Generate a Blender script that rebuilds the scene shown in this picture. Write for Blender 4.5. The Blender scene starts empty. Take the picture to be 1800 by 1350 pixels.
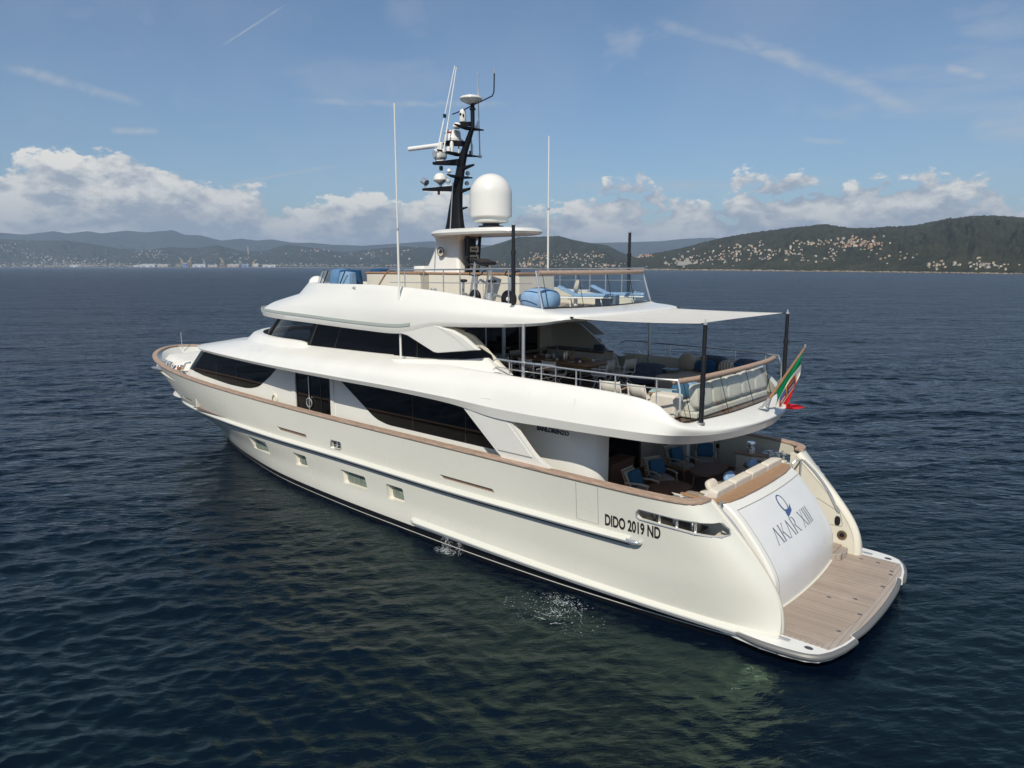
import bpy, bmesh, math, random
import numpy as np
from mathutils import Vector, Matrix, noise as mnoise

scn = bpy.context.scene
COL = scn.collection
R = math.radians
random.seed(7)
rng = np.random.default_rng(11)

# ------------------------------------------------------------------ camera
CAM = np.array([-3.3656, 18.7880, 8.8965])
F, PITCH, YAW = 1245.92, 9.4475, 48.4863
cam_d = bpy.data.cameras.new('camera')
cam = bpy.data.objects.new('camera', cam_d)
COL.objects.link(cam)
cam.location = CAM
cam.rotation_euler = (R(90 - PITCH), 0, R(-YAW - 90))
cam_d.sensor_width = 36
cam_d.sensor_fit = 'HORIZONTAL'
cam_d.lens = F / 1800 * 36
cam_d.clip_start = 0.5
cam_d.clip_end = 60000
scn.camera = cam

# ------------------------------------------------------------------ world, sun, exposure
SUN_DIR = Vector((-0.42, 0.86, 0.98)).normalized()      # towards the sun: port side, a little aft
SUN_EL = math.asin(SUN_DIR.z)
scn.view_settings.view_transform = 'Standard'
scn.view_settings.look = 'None'
scn.view_settings.exposure = 0.25
scn.view_settings.gamma = 1
scn.cycles.use_denoising = True
scn.cycles.max_bounces = 8
scn.cycles.transparent_max_bounces = 16
scn.cycles.volume_bounces = 0
scn.cycles.use_adaptive_sampling = True
scn.cycles.caustics_reflective = False
scn.cycles.caustics_refractive = False

world = bpy.data.worlds.new('World')
scn.world = world
world.use_nodes = True
WT = world.node_tree
for n in list(WT.nodes):
    WT.nodes.remove(n)


class NG:
    """small node-graph helper"""
    def __init__(s, tree): s.t = tree; s.n = tree.nodes; s.l = tree.links
    def node(s, typ, **kw):
        n = s.n.new(typ)
        for k, v in kw.items(): setattr(n, k, v)
        return n
    def put(s, sock, v):
        if isinstance(v, bpy.types.NodeSocket): s.l.new(v, sock)
        elif v is not None: sock.default_value = v
    def math(s, op, a, b=None, c=None, clamp=False):
        n = s.node('ShaderNodeMath', operation=op, use_clamp=clamp)
        s.put(n.inputs[0], a); s.put(n.inputs[1], b); s.put(n.inputs[2], c)
        return n.outputs[0]
    def vmath(s, op, a, b=None):
        n = s.node('ShaderNodeVectorMath', operation=op)
        s.put(n.inputs[0], a); s.put(n.inputs[1], b)
        return n.outputs[0]
    def ramp(s, v, a, b, c=0.0, d=1.0, smooth=True):
        n = s.node('ShaderNodeMapRange')
        n.interpolation_type = 'SMOOTHSTEP' if smooth else 'LINEAR'
        s.put(n.inputs[0], v)
        for i, q in enumerate((a, b, c, d)): s.put(n.inputs[1 + i], q)
        return n.outputs[0]
    def noise(s, vec, scale, detail=6, rough=.55, lac=2.0, dist=0.0):
        n = s.node('ShaderNodeTexNoise')
        s.put(n.inputs['Vector'], vec); s.put(n.inputs['Scale'], scale)
        n.inputs['Detail'].default_value = detail; n.inputs['Roughness'].default_value = rough
        n.inputs['Lacunarity'].default_value = lac; n.inputs['Distortion'].default_value = dist
        return n.outputs['Fac']
    def mix(s, f, a, b):
        n = s.node('ShaderNodeMix', data_type='RGBA')
        s.put(n.inputs[0], f); s.put(n.inputs[6], a); s.put(n.inputs[7], b)
        return n.outputs[2]


g = NG(WT)
sky = g.node('ShaderNodeTexSky', sky_type='NISHITA')
sky.sun_disc = False
sky.sun_elevation = SUN_EL
sky.sun_rotation = math.atan2(SUN_DIR.x, SUN_DIR.y)
sky.altitude = 0
sky.air_density = 1.0
sky.dust_density = 0.6
sky.ozone_density = 2.0
tc = g.node('ShaderNodeTexCoord')
dirv = tc.outputs['Generated']
sep = g.node('ShaderNodeSeparateXYZ'); g.put(sep.inputs[0], dirv)
dz = sep.outputs[2]
# bearing from the ship's bow, so that the cloud bank may be taller in one quarter
bear = g.math('ARCTAN2', sep.outputs[1], sep.outputs[0])
cs = g.vmath('ADD', g.vmath('MULTIPLY', dirv, (1.0, 1.0, 1.9)), (5.5, 5.5, 0.2))   # cloud field offset
n1 = g.noise(cs, 10.0, 13, .60, 2.1)
off = g.vmath('ADD', cs, (-0.006, 0.014, 0.034))
n2 = g.noise(off, 10.0, 13, .60, 2.1)
# cloud-top height by bearing (radians above the horizon)
tb = g.noise(g.vmath('MULTIPLY', dirv, (1, 1, 0)), 2.6, 2, .5)
top = g.math('ADD', g.ramp(tb, .38, .62, .094, .122, False), 0.0)
left = g.ramp(bear, -.62, -.42, 0, 1)          # the quarter ahead of the ship: taller heaps
top = g.math('ADD', top, g.math('MULTIPLY', left, .026))
hgt = g.math('DIVIDE', dz, top)
thr = g.ramp(hgt, .40, 1.20, .31, .66, False)
cum = g.ramp(g.math('SUBTRACT', n1, thr), 0.0, .045)
cum = g.math('MULTIPLY', cum, g.math('MULTIPLY', g.ramp(dz, 0.0, .03, .45, 1), g.ramp(hgt, 1.08, 1.22, 1, 0)))
lit = g.math('MULTIPLY_ADD', g.math('SUBTRACT', n1, n2), 6.0, .42, True)
lit = g.math('MULTIPLY', lit, g.ramp(hgt, .1, .9, .55, 1.0))
ccol = g.mix(lit, (4.0, 4.5, 5.2, 1), (10.4, 10.0, 9.0, 1))
# thin high streaks
st = g.node('ShaderNodeMapping'); st.inputs['Rotation'].default_value = (0.25, .12, .5)
st.inputs['Scale'].default_value = (1.3, 7.0, 9.0); g.put(st.inputs[0], dirv)
n3 = g.noise(st.outputs[0], 1.35, 8, .58, 2.0, .6)
cir = g.math('MULTIPLY', g.math('MULTIPLY', g.ramp(n3, .47, .74), g.ramp(dz, .05, .2, .3, .9)), g.ramp(bear, -1.15, -.45, 1, .45))
veil = g.ramp(g.noise(dirv, 2.2, 5, .5), .45, .75, 0, .28)
skyc = g.vmath('MULTIPLY', sky.outputs[0], (0.79, 0.92, 1.02))
# single streaks of high cloud and old contrails: (bearing, elevation) of both ends, half width, strength
def aim(b, e): b, e = R(b), R(e); return Vector((math.cos(e) * math.cos(b), math.cos(e) * math.sin(b), math.sin(e)))
wob = g.noise(dirv, 11, 6, .62)
wisp = g.ramp(g.noise(st.outputs[0], 5.5, 7, .65, 2.0, .8), .28, .66, .35, 1.25)
stk = None
for p, q, wd, amp in [((-64.8, 16.2), (-78.4, 9.4), .016, .62), ((-14.2, 12.4), (-22.1, 10.9), .010, .55), ((-32.3, 11.8), (-48.5, 12.1), .008, .5), ((-27.4, 15.0), (-32.0, 18.0), .0016, .6),
                      ((-27.0, 5.8), (-35.6, 7.6), .004, .55), ((-78.4, 12.8), (-81.0, 11.9), .010, .7), ((-80.0, 8.9), (-84.5, 8.8), .034, .6), ((-59.1, 17.3), (-66.9, 14.8), .012, .45),
                      ((-52.9, 6.0), (-72.7, 6.0), .010, .5), ((-69.9, 8.9), (-72.9, 8.6), .006, .7), ((-20.0, 9.0), (-23.0, 9.2), .007, .65)]:
    a, b = aim(*p), aim(*q); n = a.cross(b).normalized(); mdir = (a + b).normalized(); hw = a.angle(b) / 2
    def dot(v):
        nd = g.node('ShaderNodeVectorMath', operation='DOT_PRODUCT'); g.put(nd.inputs[0], dirv); nd.inputs[1].default_value = v; return nd.outputs['Value']
    d = g.math('ADD', dot(n), g.math('MULTIPLY', g.math('SUBTRACT', wob, .5), wd * 1.6))
    across = g.ramp(g.math('ABSOLUTE', d), 0, wd, 1, 0)
    along = g.ramp(dot(mdir), math.cos(hw * 1.15), math.cos(hw * .55), 0, 1)
    s = g.math('MULTIPLY', g.math('MULTIPLY', across, along), amp)
    stk = s if stk is None else g.math('MAXIMUM', stk, s)
stk = g.math('MULTIPLY', stk, wisp)
sc = g.mix(g.math('MULTIPLY', g.math('MAXIMUM', g.math('MAXIMUM', g.math('MULTIPLY', cir, .6), veil), stk), .70), skyc, (5.8, 6.1, 6.4, 1))
sc = g.mix(g.math('MULTIPLY', cum, .92), sc, ccol)
bg = g.node('ShaderNodeBackground'); g.put(bg.inputs[0], sc); bg.inputs[1].default_value = 0.08
out = g.node('ShaderNodeOutputWorld'); g.l.new(bg.outputs[0], out.inputs[0])

sun_d = bpy.data.lights.new('sun', 'SUN')
sun_d.energy = 3.6
sun_d.angle = R(0.53)
sun_d.color = (1.0, 0.93, 0.80)
sun = bpy.data.objects.new('sun', sun_d)
COL.objects.link(sun)
sun.rotation_euler = SUN_DIR.to_track_quat('Z', 'Y').to_euler()

# ------------------------------------------------------------------ materials
def mat(name, col, rough=.5, metal=0., spec=.5, var=0., vscale=3., bump=0., bscale=40., coat=0., stretch=None):
    m = bpy.data.materials.new(name); m.use_nodes = True
    g = NG(m.node_tree); b = m.node_tree.nodes['Principled BSDF']
    b.inputs['Roughness'].default_value = rough
    b.inputs['Metallic'].default_value = metal
    b.inputs['Specular IOR Level'].default_value = spec
    b.inputs['Coat Weight'].default_value = coat
    b.inputs['Coat Roughness'].default_value = .08
    c = (*col, 1)
    b.inputs['Base Color'].default_value = c
    if var or bump:
        t = g.node('ShaderNodeTexCoord').outputs['Object']
        if stretch: t = g.vmath('MULTIPLY', t, stretch)
        if var:
            n = g.noise(t, vscale, 5, .6)
            lo = tuple(max(0, x * (1 - var)) for x in col) + (1,); hi = tuple(x * (1 + var * .6) for x in col) + (1,)
            g.put(b.inputs['Base Color'], g.mix(g.ramp(n, .3, .7), lo, hi))
            g.put(b.inputs['Roughness'], g.ramp(n, .3, .7, rough * .85, min(1, rough * 1.15)))
        if bump:
            bp = g.node('ShaderNodeBump'); bp.inputs['Strength'].default_value = bump; bp.inputs['Distance'].default_value = .02
            g.put(bp.inputs['Height'], g.noise(t, bscale, 4, .6)); g.l.new(bp.outputs[0], b.inputs['Normal'])
    return m


def teak(name, col, axis='x', plank=.055, caulk=(.02, .018, .016), wear=.25, rough=.7):
    m = bpy.data.materials.new(name); m.use_nodes = True
    g = NG(m.node_tree); b = m.node_tree.nodes['Principled BSDF']
    t = g.node('ShaderNodeTexCoord').outputs['Object']
    sp = g.node('ShaderNodeSeparateXYZ'); g.put(sp.inputs[0], t)
    v = sp.outputs[1] if axis == 'x' else sp.outputs[0]
    k = g.math('DIVIDE', v, plank)
    fr = g.math('FRACT', k); idx = g.math('FLOOR', k)
    seam = g.math('LESS_THAN', fr, .09)
    wn = g.node('ShaderNodeTexWhiteNoise', noise_dimensions='1D'); g.put(wn.inputs[1], idx)
    sv = (1.2, 18, 18) if axis == 'x' else (18, 1.2, 18)
    gr = g.noise(g.vmath('MULTIPLY', t, sv), 2.2, 6, .65)
    w2 = g.noise(t, 1.1, 5, .6)
    f = g.math('ADD', g.math('MULTIPLY', wn.outputs[0], .45), g.math('MULTIPLY', gr, .6))
    lo = tuple(x * (1 - wear) for x in col) + (1,); hi = tuple(min(1, x * (1 + wear)) for x in col) + (1,)
    c = g.mix(f, lo, hi)
    c = g.mix(g.ramp(w2, .5, .75, 0, .35), c, tuple(min(1, x * 1.35 + .03) for x in col) + (1,))
    c = g.mix(g.math('MULTIPLY', seam, .8), c, caulk + (1,))
    g.put(b.inputs['Base Color'], c); b.inputs['Roughness'].default_value = rough
    b.inputs['Specular IOR Level'].default_value = .3
    return m


def clear_glass(name, tint=(.93, .97, .96), refl=.9):
    m = bpy.data.materials.new(name); m.use_nodes = True
    g = NG(m.node_tree); nt = m.node_tree
    nt.nodes.remove(nt.nodes['Principled BSDF'])
    tr = g.node('ShaderNodeBsdfTransparent'); tr.inputs[0].default_value = (*tint, 1)
    gl = g.node('ShaderNodeBsdfGlossy'); gl.inputs[0].default_value = (.9, .9, .9, 1); gl.inputs[1].default_value = .02
    fr = g.node('ShaderNodeLayerWeight'); fr.inputs[0].default_value = .5
    f5 = g.math('POWER', fr.outputs['Facing'], 4.5)
    mx = g.node('ShaderNodeMixShader'); g.put(mx.inputs[0], g.math('MULTIPLY_ADD', f5, refl * .9, .05))
    g.l.new(tr.outputs[0], mx.inputs[1]); g.l.new(gl.outputs[0], mx.inputs[2])
    g.l.new(mx.outputs[0], nt.nodes['Material Output'].inputs[0])
    return m


M = {}
M['hull'] = mat('hull_cream_paint', (.66, .655, .585), .30, var=.02, vscale=.35, coat=.35, spec=.4)
M['white'] = mat('white_gelcoat', (.765, .757, .712), .32, var=.025, vscale=.8, coat=.3, spec=.4)
M['cream'] = mat('cream_gelcoat', (.70, .665, .565), .38, var=.03, vscale=1.2, coat=.2)
M['panel'] = mat('transom_white', (.735, .74, .725), .35, var=.03, vscale=1.5, coat=.3)
M['black'] = mat('black_paint', (.012, .012, .014), .38, var=.15, vscale=4)
M['mast'] = mat('mast_black', (.008, .009, .012), .55, var=.2, vscale=5, spec=.2)
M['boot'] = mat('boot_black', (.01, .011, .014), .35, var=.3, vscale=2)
M['fitting'] = mat('dark_steel', (.12, .13, .15), .35, metal=.6)
M['seam'] = mat('seam_grey', (.30, .29, .26), .6)
M['glass'] = mat('black_tinted_glass', (.003, .003, .004), .035, spec=.42)
M['tint'] = clear_glass('tinted_pane', (.50, .52, .53), 1.0)
M['clear'] = clear_glass('clear_glass')
M['chrome'] = mat('polished_steel', (.84, .84, .82), .22, metal=.8)
M['edge'] = mat('worn_steel_edge', (.17, .172, .17), .5, metal=.2)
M['dull'] = mat('satin_steel', (.62, .63, .64), .34, metal=.75)
M['teak'] = mat('teak_varnished', (.38, .23, .13), .45, var=.25, vscale=6, stretch=(1, 6, 6))
M['teakcap'] = mat('teak_caprail', (.42, .30, .225), .6, var=.28, vscale=5, stretch=(.7, 5, 5))
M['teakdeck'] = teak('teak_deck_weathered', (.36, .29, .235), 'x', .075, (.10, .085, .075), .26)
M['teakborder'] = teak('teak_margin', (.36, .31, .265), 'y', .12, (.12, .1, .09), .15)
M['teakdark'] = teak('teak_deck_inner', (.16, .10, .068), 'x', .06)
M['wood'] = mat('dark_wood', (.19, .105, .068), .65, spec=.25, var=.25, vscale=5, stretch=(1, 7, 7))
M['woodlight'] = mat('oiled_teak_furniture', (.38, .22, .12), .5, var=.25, vscale=7, stretch=(5, 5, 1))
M['cushion'] = mat('cream_cushion', (.66, .61, .53), .9, var=.06, vscale=9, bump=.35, bscale=60, spec=.2)
M['beige'] = mat('beige_cushion', (.47, .43, .355), .9, var=.08, vscale=9, bump=.35, bscale=60, spec=.2)
M['grey'] = mat('grey_cushion', (.33, .315, .29), .9, var=.08, vscale=9, bump=.3, bscale=70, spec=.2)
M['taupe'] = mat('taupe_bolster', (.23, .195, .155), .9, var=.1, vscale=12, bump=.3, bscale=70, spec=.2)
M['blue'] = mat('teal_blue_fabric', (.040, .125, .215), .9, var=.12, vscale=14, bump=.3, bscale=90, spec=.2)
M['deepblue'] = mat('deep_blue_fabric', (.022, .085, .19), .9, var=.12, vscale=14, bump=.3, bscale=90, spec=.2)
M['skyblue'] = mat('sky_blue_fabric', (.25, .39, .58), .9, var=.1, vscale=12, bump=.3, bscale=90, spec=.2)
M['coverblue'] = mat('blue_cover_cloth', (.12, .24, .42), .85, var=.2, vscale=4, bump=.5, bscale=9, spec=.2)
M['slate'] = mat('slate_blue_fabric', (.085, .105, .15), .9, var=.12, vscale=8, bump=.3, bscale=80, spec=.2)
M['sling'] = mat('cream_sling', (.60, .57, .50), .85, var=.05, vscale=12, bump=.2, bscale=120, spec=.2)
M['whitemetal'] = mat('white_enamel', (.78, .78, .76), .35, var=.02)
M['aqua'] = mat('pale_aqua_enamel', (.36, .53, .53), .4, var=.05)
M['steelblue'] = mat('grey_blue_enamel', (.13, .17, .22), .45, var=.05)
M['rope'] = mat('cream_rope', (.52, .50, .43), .8, var=.1, vscale=30)
M['rubber'] = mat('black_rubber', (.012, .012, .013), .55, var=.2, vscale=6)
M['yellow'] = mat('yellow_trim', (.75, .52, .03), .5)
M['sail'] = mat('awning_cloth', (.80, .78, .73), .85, var=.04, vscale=2, bump=.1, bscale=40, spec=.2)
def _sail():                                             # translucent sail cloth
    m = M['sail']; g = NG(m.node_tree); nt = m.node_tree; b = nt.nodes['Principled BSDF']
    tl = g.node('ShaderNodeBsdfTranslucent'); tl.inputs[0].default_value = (.80, .77, .70, 1)
    mx = g.node('ShaderNodeMixShader'); mx.inputs[0].default_value = .22   # translucent sail
    g.l.new(b.outputs[0], mx.inputs[1]); g.l.new(tl.outputs[0], mx.inputs[2]); g.l.new(mx.outputs[0], nt.nodes['Material Output'].inputs[0])
_sail()
M['canvas'] = mat('white_canvas_cover', (.70, .685, .63), .85, var=.05, vscale=2, bump=.6, bscale=2.2, spec=.2)
M['navyletter'] = mat('navy_lettering', (.055, .10, .23), .4)
M['navydark'] = mat('dark_navy_lettering', (.022, .03, .055), .4)
M['slateletter'] = mat('slate_blue_lettering', (.060, .085, .15), .4)
M['blackletter'] = mat('black_lettering', (.015, .014, .014), .45)
M['flaggreen'] = mat('flag_green', (.0, .19, .075), .85, var=.1, vscale=5, spec=.2)
M['flagwhite'] = mat('flag_white', (.72, .71, .68), .85, var=.05, vscale=5, spec=.2)
M['flagred'] = mat('flag_red', (.55, .018, .028), .85, var=.1, vscale=5, spec=.2)
M['crestred'] = mat('crest_red', (.30, .03, .03), .8)
M['crestgold'] = mat('crest_gold', (.50, .31, .06), .8)
M['crestblue'] = mat('crest_blue', (.06, .09, .25), .8)
M['bluetext'] = mat('blue_lettering', (.06, .2, .6), .5)
M['plate'] = mat('cream_nameplate', (.55, .52, .40), .5)
M['amber'] = mat('amber_glass', (.30, .12, .04), .2)
M['lampglass'] = mat('lamp_lens', (.6, .6, .58), .15)
M['bottleblue'] = mat('blue_bottle', (.10, .17, .26), .2)
M['goldmetal'] = mat('brushed_gold', (.50, .40, .28), .28, metal=1.)
M['china'] = mat('white_china', (.78, .77, .74), .25)
M['stripe'] = mat('striped_cloth', (.40, .37, .33), .9, spec=.2)
def _stripe():
    m = M['stripe']; g = NG(m.node_tree); b = m.node_tree.nodes['Principled BSDF']
    t = g.node('ShaderNodeTexCoord').outputs['Object']; sp = g.node('ShaderNodeSeparateXYZ'); g.put(sp.inputs[0], t)
    f = g.math('LESS_THAN', g.math('FRACT', g.math('MULTIPLY', sp.outputs[0], 9.0)), .35)
    g.put(b.inputs['Base Color'], g.mix(f, (.33, .305, .27, 1), (.62, .60, .54, 1)))
_stripe()

# ------------------------------------------------------------------ mesh helpers
def V(*a): return np.array(a, float)


def rotz(a): c, s = math.cos(a), math.sin(a); return np.array([[c, -s, 0], [s, c, 0], [0, 0, 1.]])
def rotx(a): c, s = math.cos(a), math.sin(a); return np.array([[1., 0, 0], [0, c, -s], [0, s, c]])
def roty(a): c, s = math.cos(a), math.sin(a); return np.array([[c, 0, s], [0, 1., 0], [-s, 0, c]])


def spline(pts, n, closed=False):
    """centripetal-ish Catmull-Rom through the points, n samples at equal chord steps"""
    P = np.array(pts, float)
    Q = np.vstack([2 * P[0] - P[1], P, 2 * P[-1] - P[-2]])
    dense = []
    for i in range(len(P) - 1):
        p0, p1, p2, p3 = Q[i:i + 4]
        d = [max(np.linalg.norm(b - a), 1e-6) ** .5 for a, b in ((p0, p1), (p1, p2), (p2, p3))]
        m1 = ((p1 - p0) / d[0] - (p2 - p0) / (d[0] + d[1]) + (p2 - p1) / d[1]) * d[1]
        m2 = ((p2 - p1) / d[1] - (p3 - p1) / (d[1] + d[2]) + (p3 - p2) / d[2]) * d[1]
        t = np.linspace(0, 1, 24, endpoint=False)[:, None]
        h = (2 * t**3 - 3 * t**2 + 1) * p1 + (t**3 - 2 * t**2 + t) * m1 + (-2 * t**3 + 3 * t**2) * p2 + (t**3 - t**2) * m2
        dense.append(h)
    D = np.vstack(dense + [P[-1:]])
    s = np.r_[0, np.cumsum(np.linalg.norm(np.diff(D, axis=0), axis=1))]
    return np.stack([np.interp(np.linspace(0, s[-1], n), s, D[:, k]) for k in range(D.shape[1])], 1)


def cr(P, t):
    """uniform Catmull-Rom of control rows P at parameters t (in row units)"""
    P = np.asarray(P, float); n = len(P); t = np.clip(np.asarray(t, float), 0, n - 1 - 1e-9)
    i = t.astype(int); f = (t - i)
    f = f.reshape(f.shape + (1,) * (P.ndim - 1))
    g = lambda k: P[np.clip(i + k, 0, n - 1)]
    p0, p1, p2, p3 = g(-1), g(0), g(1), g(2)
    return .5 * (2 * p1 + (p2 - p0) * f + (2 * p0 - 5 * p1 + 4 * p2 - p3) * f**2 + (3 * p1 - p0 - 3 * p2 + p3) * f**3)


class MB:
    def __init__(s): s.v = []; s.f = []; s.m = []
    def add(s, verts, faces, mi=0):
        o = len(s.v); s.v += [tuple(map(float, p)) for p in verts]
        s.f += [tuple(o + i for i in f) for f in faces]; s.m += [mi] * len(faces)
        return s
    def grid(s, G, mi=0, flip=False, cu=False, cv=False):
        """G: (n,m,3) array of points -> quads"""
        G = np.asarray(G, float); n, m = G.shape[:2]; F = []
        for i in range(n if cu else n - 1):
            for j in range(m if cv else m - 1):
                a, b, c, d = i * m + j, i * m + (j + 1) % m, ((i + 1) % n) * m + (j + 1) % m, ((i + 1) % n) * m + j
                F.append((d, c, b, a) if flip else (a, b, c, d))
        return s.add(G.reshape(-1, 3), F, mi)
    def box(s, c, d, rot=None, mi=0, taper=1.0):
        x, y, z = np.array(d) / 2
        P = np.array([(-x, -y, -z), (x, -y, -z), (x, y, -z), (-x, y, -z), (-x * taper, -y * taper, z), (x * taper, -y * taper, z), (x * taper, y * taper, z), (-x * taper, y * taper, z)])
        if rot is not None: P = P @ np.asarray(rot).T
        return s.add(P + np.array(c), [(3, 2, 1, 0), (4, 5, 6, 7), (0, 1, 5, 4), (1, 2, 6, 5), (2, 3, 7, 6), (3, 0, 4, 7)], mi)
    def bar(s, a, b, w, h, mi=0, up=(0, 0, 1)):
        """rectangular bar from a to b"""
        a, b = np.array(a, float), np.array(b, float); d = b - a; L = np.linalg.norm(d); d /= L
        u = np.array(up, float)
        if abs(u @ d) > .98: u = np.array((1., 0, 0))
        r = np.cross(d, u); r /= np.linalg.norm(r); u = np.cross(r, d)
        return s.box((a + b) / 2, (L, w, h), np.stack([d, r, u], 1), mi)
    def tube(s, pts, r, seg=8, mi=0, closed=False, caps=True):
        P = np.array(pts, float); n = len(P)
        rr = np.full(n, r, float) if np.isscalar(r) else np.array(r, float)
        T = np.gradient(P, axis=0) if not closed else np.roll(P, -1, 0) - np.roll(P, 1, 0)
        T /= np.linalg.norm(T, axis=1)[:, None] + 1e-12
        u = np.array((0, 0, 1.)) if abs(T[0, 2]) < .9 else np.array((1., 0, 0))
        G = []
        for i in range(n):
            u = u - (u @ T[i]) * T[i]; u /= np.linalg.norm(u) + 1e-12; w = np.cross(T[i], u)
            a = np.arange(seg) * 2 * math.pi / seg
            G.append(P[i] + rr[i] * (np.cos(a)[:, None] * u + np.sin(a)[:, None] * w))
        s.grid(G, mi, flip=True, cu=closed, cv=True)
        if caps and not closed:
            o = len(s.v) - n * seg
            s.f += [tuple(o + k for k in range(seg))[::-1], tuple(o + (n - 1) * seg + k for k in range(seg))]; s.m += [mi, mi]
        return s
    def lathe(s, prof, c=(0, 0, 0), seg=24, mi=0, rot=None, sy=1.0):
        a = np.arange(seg) * 2 * math.pi / seg
        G = np.array([[(r * math.cos(t), r * math.sin(t) * sy, z) for t in a] for r, z in prof])
        if rot is not None: G = G @ np.asarray(rot).T
        return s.grid(G + np.array(c), mi, flip=True, cv=True)
    def cyl(s, c, r, h, seg=16, mi=0, rot=None, r2=None):
        r2 = r if r2 is None else r2
        return s.lathe([(0.0005, 0), (r, 0), (r2, h), (0.0005, h)], c, seg, mi, rot)
    def prism(s, poly, off, mi=0):
        """closed prism: 3-d polygon extruded by the vector off"""
        P = np.array(poly, float); n = len(P); Q = P + np.array(off, float)
        F = [tuple(range(n))[::-1], tuple(range(n, 2 * n))] + [(i, (i + 1) % n, n + (i + 1) % n, n + i) for i in range(n)]
        nrm = np.zeros(3)
        for i in range(n): nrm += np.cross(P[i], P[(i + 1) % n])
        if nrm @ np.array(off, float) < 0: F = [f[::-1] for f in F]
        return s.add(np.vstack([P, Q]), F, mi)
    def cushion(s, c, d, rot=None, mi=0, e=.35, e2=.35, nu=24, nv=12, puff=0.):
        a, b, h = np.array(d) / 2
        sg = lambda x, p: np.sign(x) * np.abs(x) ** p
        G = []
        for j in range(nv + 1):
            ph = -math.pi / 2 + math.pi * j / nv
            row = []
            for i in range(nu):
                th = 2 * math.pi * i / nu
                cx, cy = sg(math.cos(th), e2), sg(math.sin(th), e2); k = sg(math.cos(ph), e)
                z = sg(math.sin(ph), e)
                if puff: z *= (1 - puff * (max(abs(cx * k), abs(cy * k)) ** 3))
                row.append((a * cx * k, b * cy * k, h * z))
            G.append(row)
        G = np.array(G)
        if rot is not None: G = G @ np.asarray(rot).T
        return s.grid(G + np.array(c), mi, flip=True, cv=True)
    def build(s, name, mats, parent=None, smooth=32, bevel=0., loc=None, rz=0., segs=2):
        me = bpy.data.meshes.new(name); me.from_pydata(s.v, [], s.f)
        mats = mats if isinstance(mats, (list, tuple)) else [mats]
        for m in mats: me.materials.append(M[m] if isinstance(m, str) else m)
        if len(mats) > 1: me.polygons.foreach_set('material_index', s.m)
        bm = bmesh.new(); bm.from_mesh(me)
        bmesh.ops.remove_doubles(bm, verts=bm.verts, dist=1e-5)
        bm.to_mesh(me); bm.free()
        if smooth:
            me.polygons.foreach_set('use_smooth', [True] * len(me.polygons))
            me.set_sharp_from_angle(angle=R(smooth))
        o = bpy.data.objects.new(name, me); COL.objects.link(o)
        if parent is not None: o.parent = parent
        if loc is not None: o.location = loc
        o.rotation_euler.z = rz
        if bevel:
            b = o.modifiers.new('bevel', 'BEVEL'); b.width = bevel; b.segments = segs; b.limit_method = 'ANGLE'
        return o


def tag(o, label=None, cat=None, group=None, kind=None):
    if label: o['label'] = label
    if cat: o['category'] = cat
    if group: o['group'] = group
    if kind: o['kind'] = kind
    return o


def thing(name, label, cat, loc=(0, 0, 0), rz=0., group=None):
    o = bpy.data.objects.new(name, None); COL.objects.link(o)
    o.empty_display_size = .2
    o.location = loc; o.rotation_euler.z = rz
    return tag(o, label, cat, group)


def copy_tree(o, parent=None):
    c = o.copy(); COL.objects.link(c)
    if parent is not None: c.parent = parent
    for ch in list(o.children): copy_tree(ch, c)
    return c


def dup(o, loc, rz, label):
    c = copy_tree(o); c.location = loc; c.rotation_euler.z = rz; c['label'] = label
    return c


def rounded(poly, r, n=5):
    """round the corners of a 2-d polygon"""
    P = np.array(poly, float); out = []; k = len(P)
    rs = [r] * k if np.isscalar(r) else r
    for i in range(k):
        a, b, c = P[i - 1], P[i], P[(i + 1) % k]
        d1, d2 = (a - b), (c - b); l1, l2 = np.linalg.norm(d1), np.linalg.norm(d2)
        q = min(rs[i], l1 * .45, l2 * .45); p1, p2 = b + d1 / l1 * q, b + d2 / l2 * q
        for t in np.linspace(0, 1, n): out.append((1 - t) ** 2 * p1 + 2 * t * (1 - t) * b + t * t * p2)
    return np.array(out)


def text_mesh(txt, size, depth=.004, bold=0., sx=1.0, space=1.0):
    """built-in font -> list of (verts (n,3), faces); x right, y up, z out"""
    cu = bpy.data.curves.new('txt', 'FONT'); cu.body = txt; cu.size = size; cu.extrude = depth; cu.offset = bold
    cu.space_character = space; cu.resolution_u = 6
    ob = bpy.data.objects.new('txt', cu); COL.objects.link(ob)
    dg = bpy.context.evaluated_depsgraph_get(); dg.update()
    me = bpy.data.meshes.new_from_object(ob.evaluated_get(dg))
    vs = np.array([v.co[:] for v in me.vertices]).reshape(-1, 3); fs = [tuple(p.vertices) for p in me.polygons]
    bpy.data.objects.remove(ob); bpy.data.curves.remove(cu); bpy.data.meshes.remove(me)
    vs[:, 0] *= sx
    return vs, fs

# ================================================================== SETTING
FWD = V(math.cos(R(YAW)), -math.sin(R(YAW)), 0)
RGT = V(-math.sin(R(YAW)), -math.cos(R(YAW)), 0)
FH = 1263.0                       # focal length at the horizon row, photo pixels
HOR = 467.0


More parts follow.
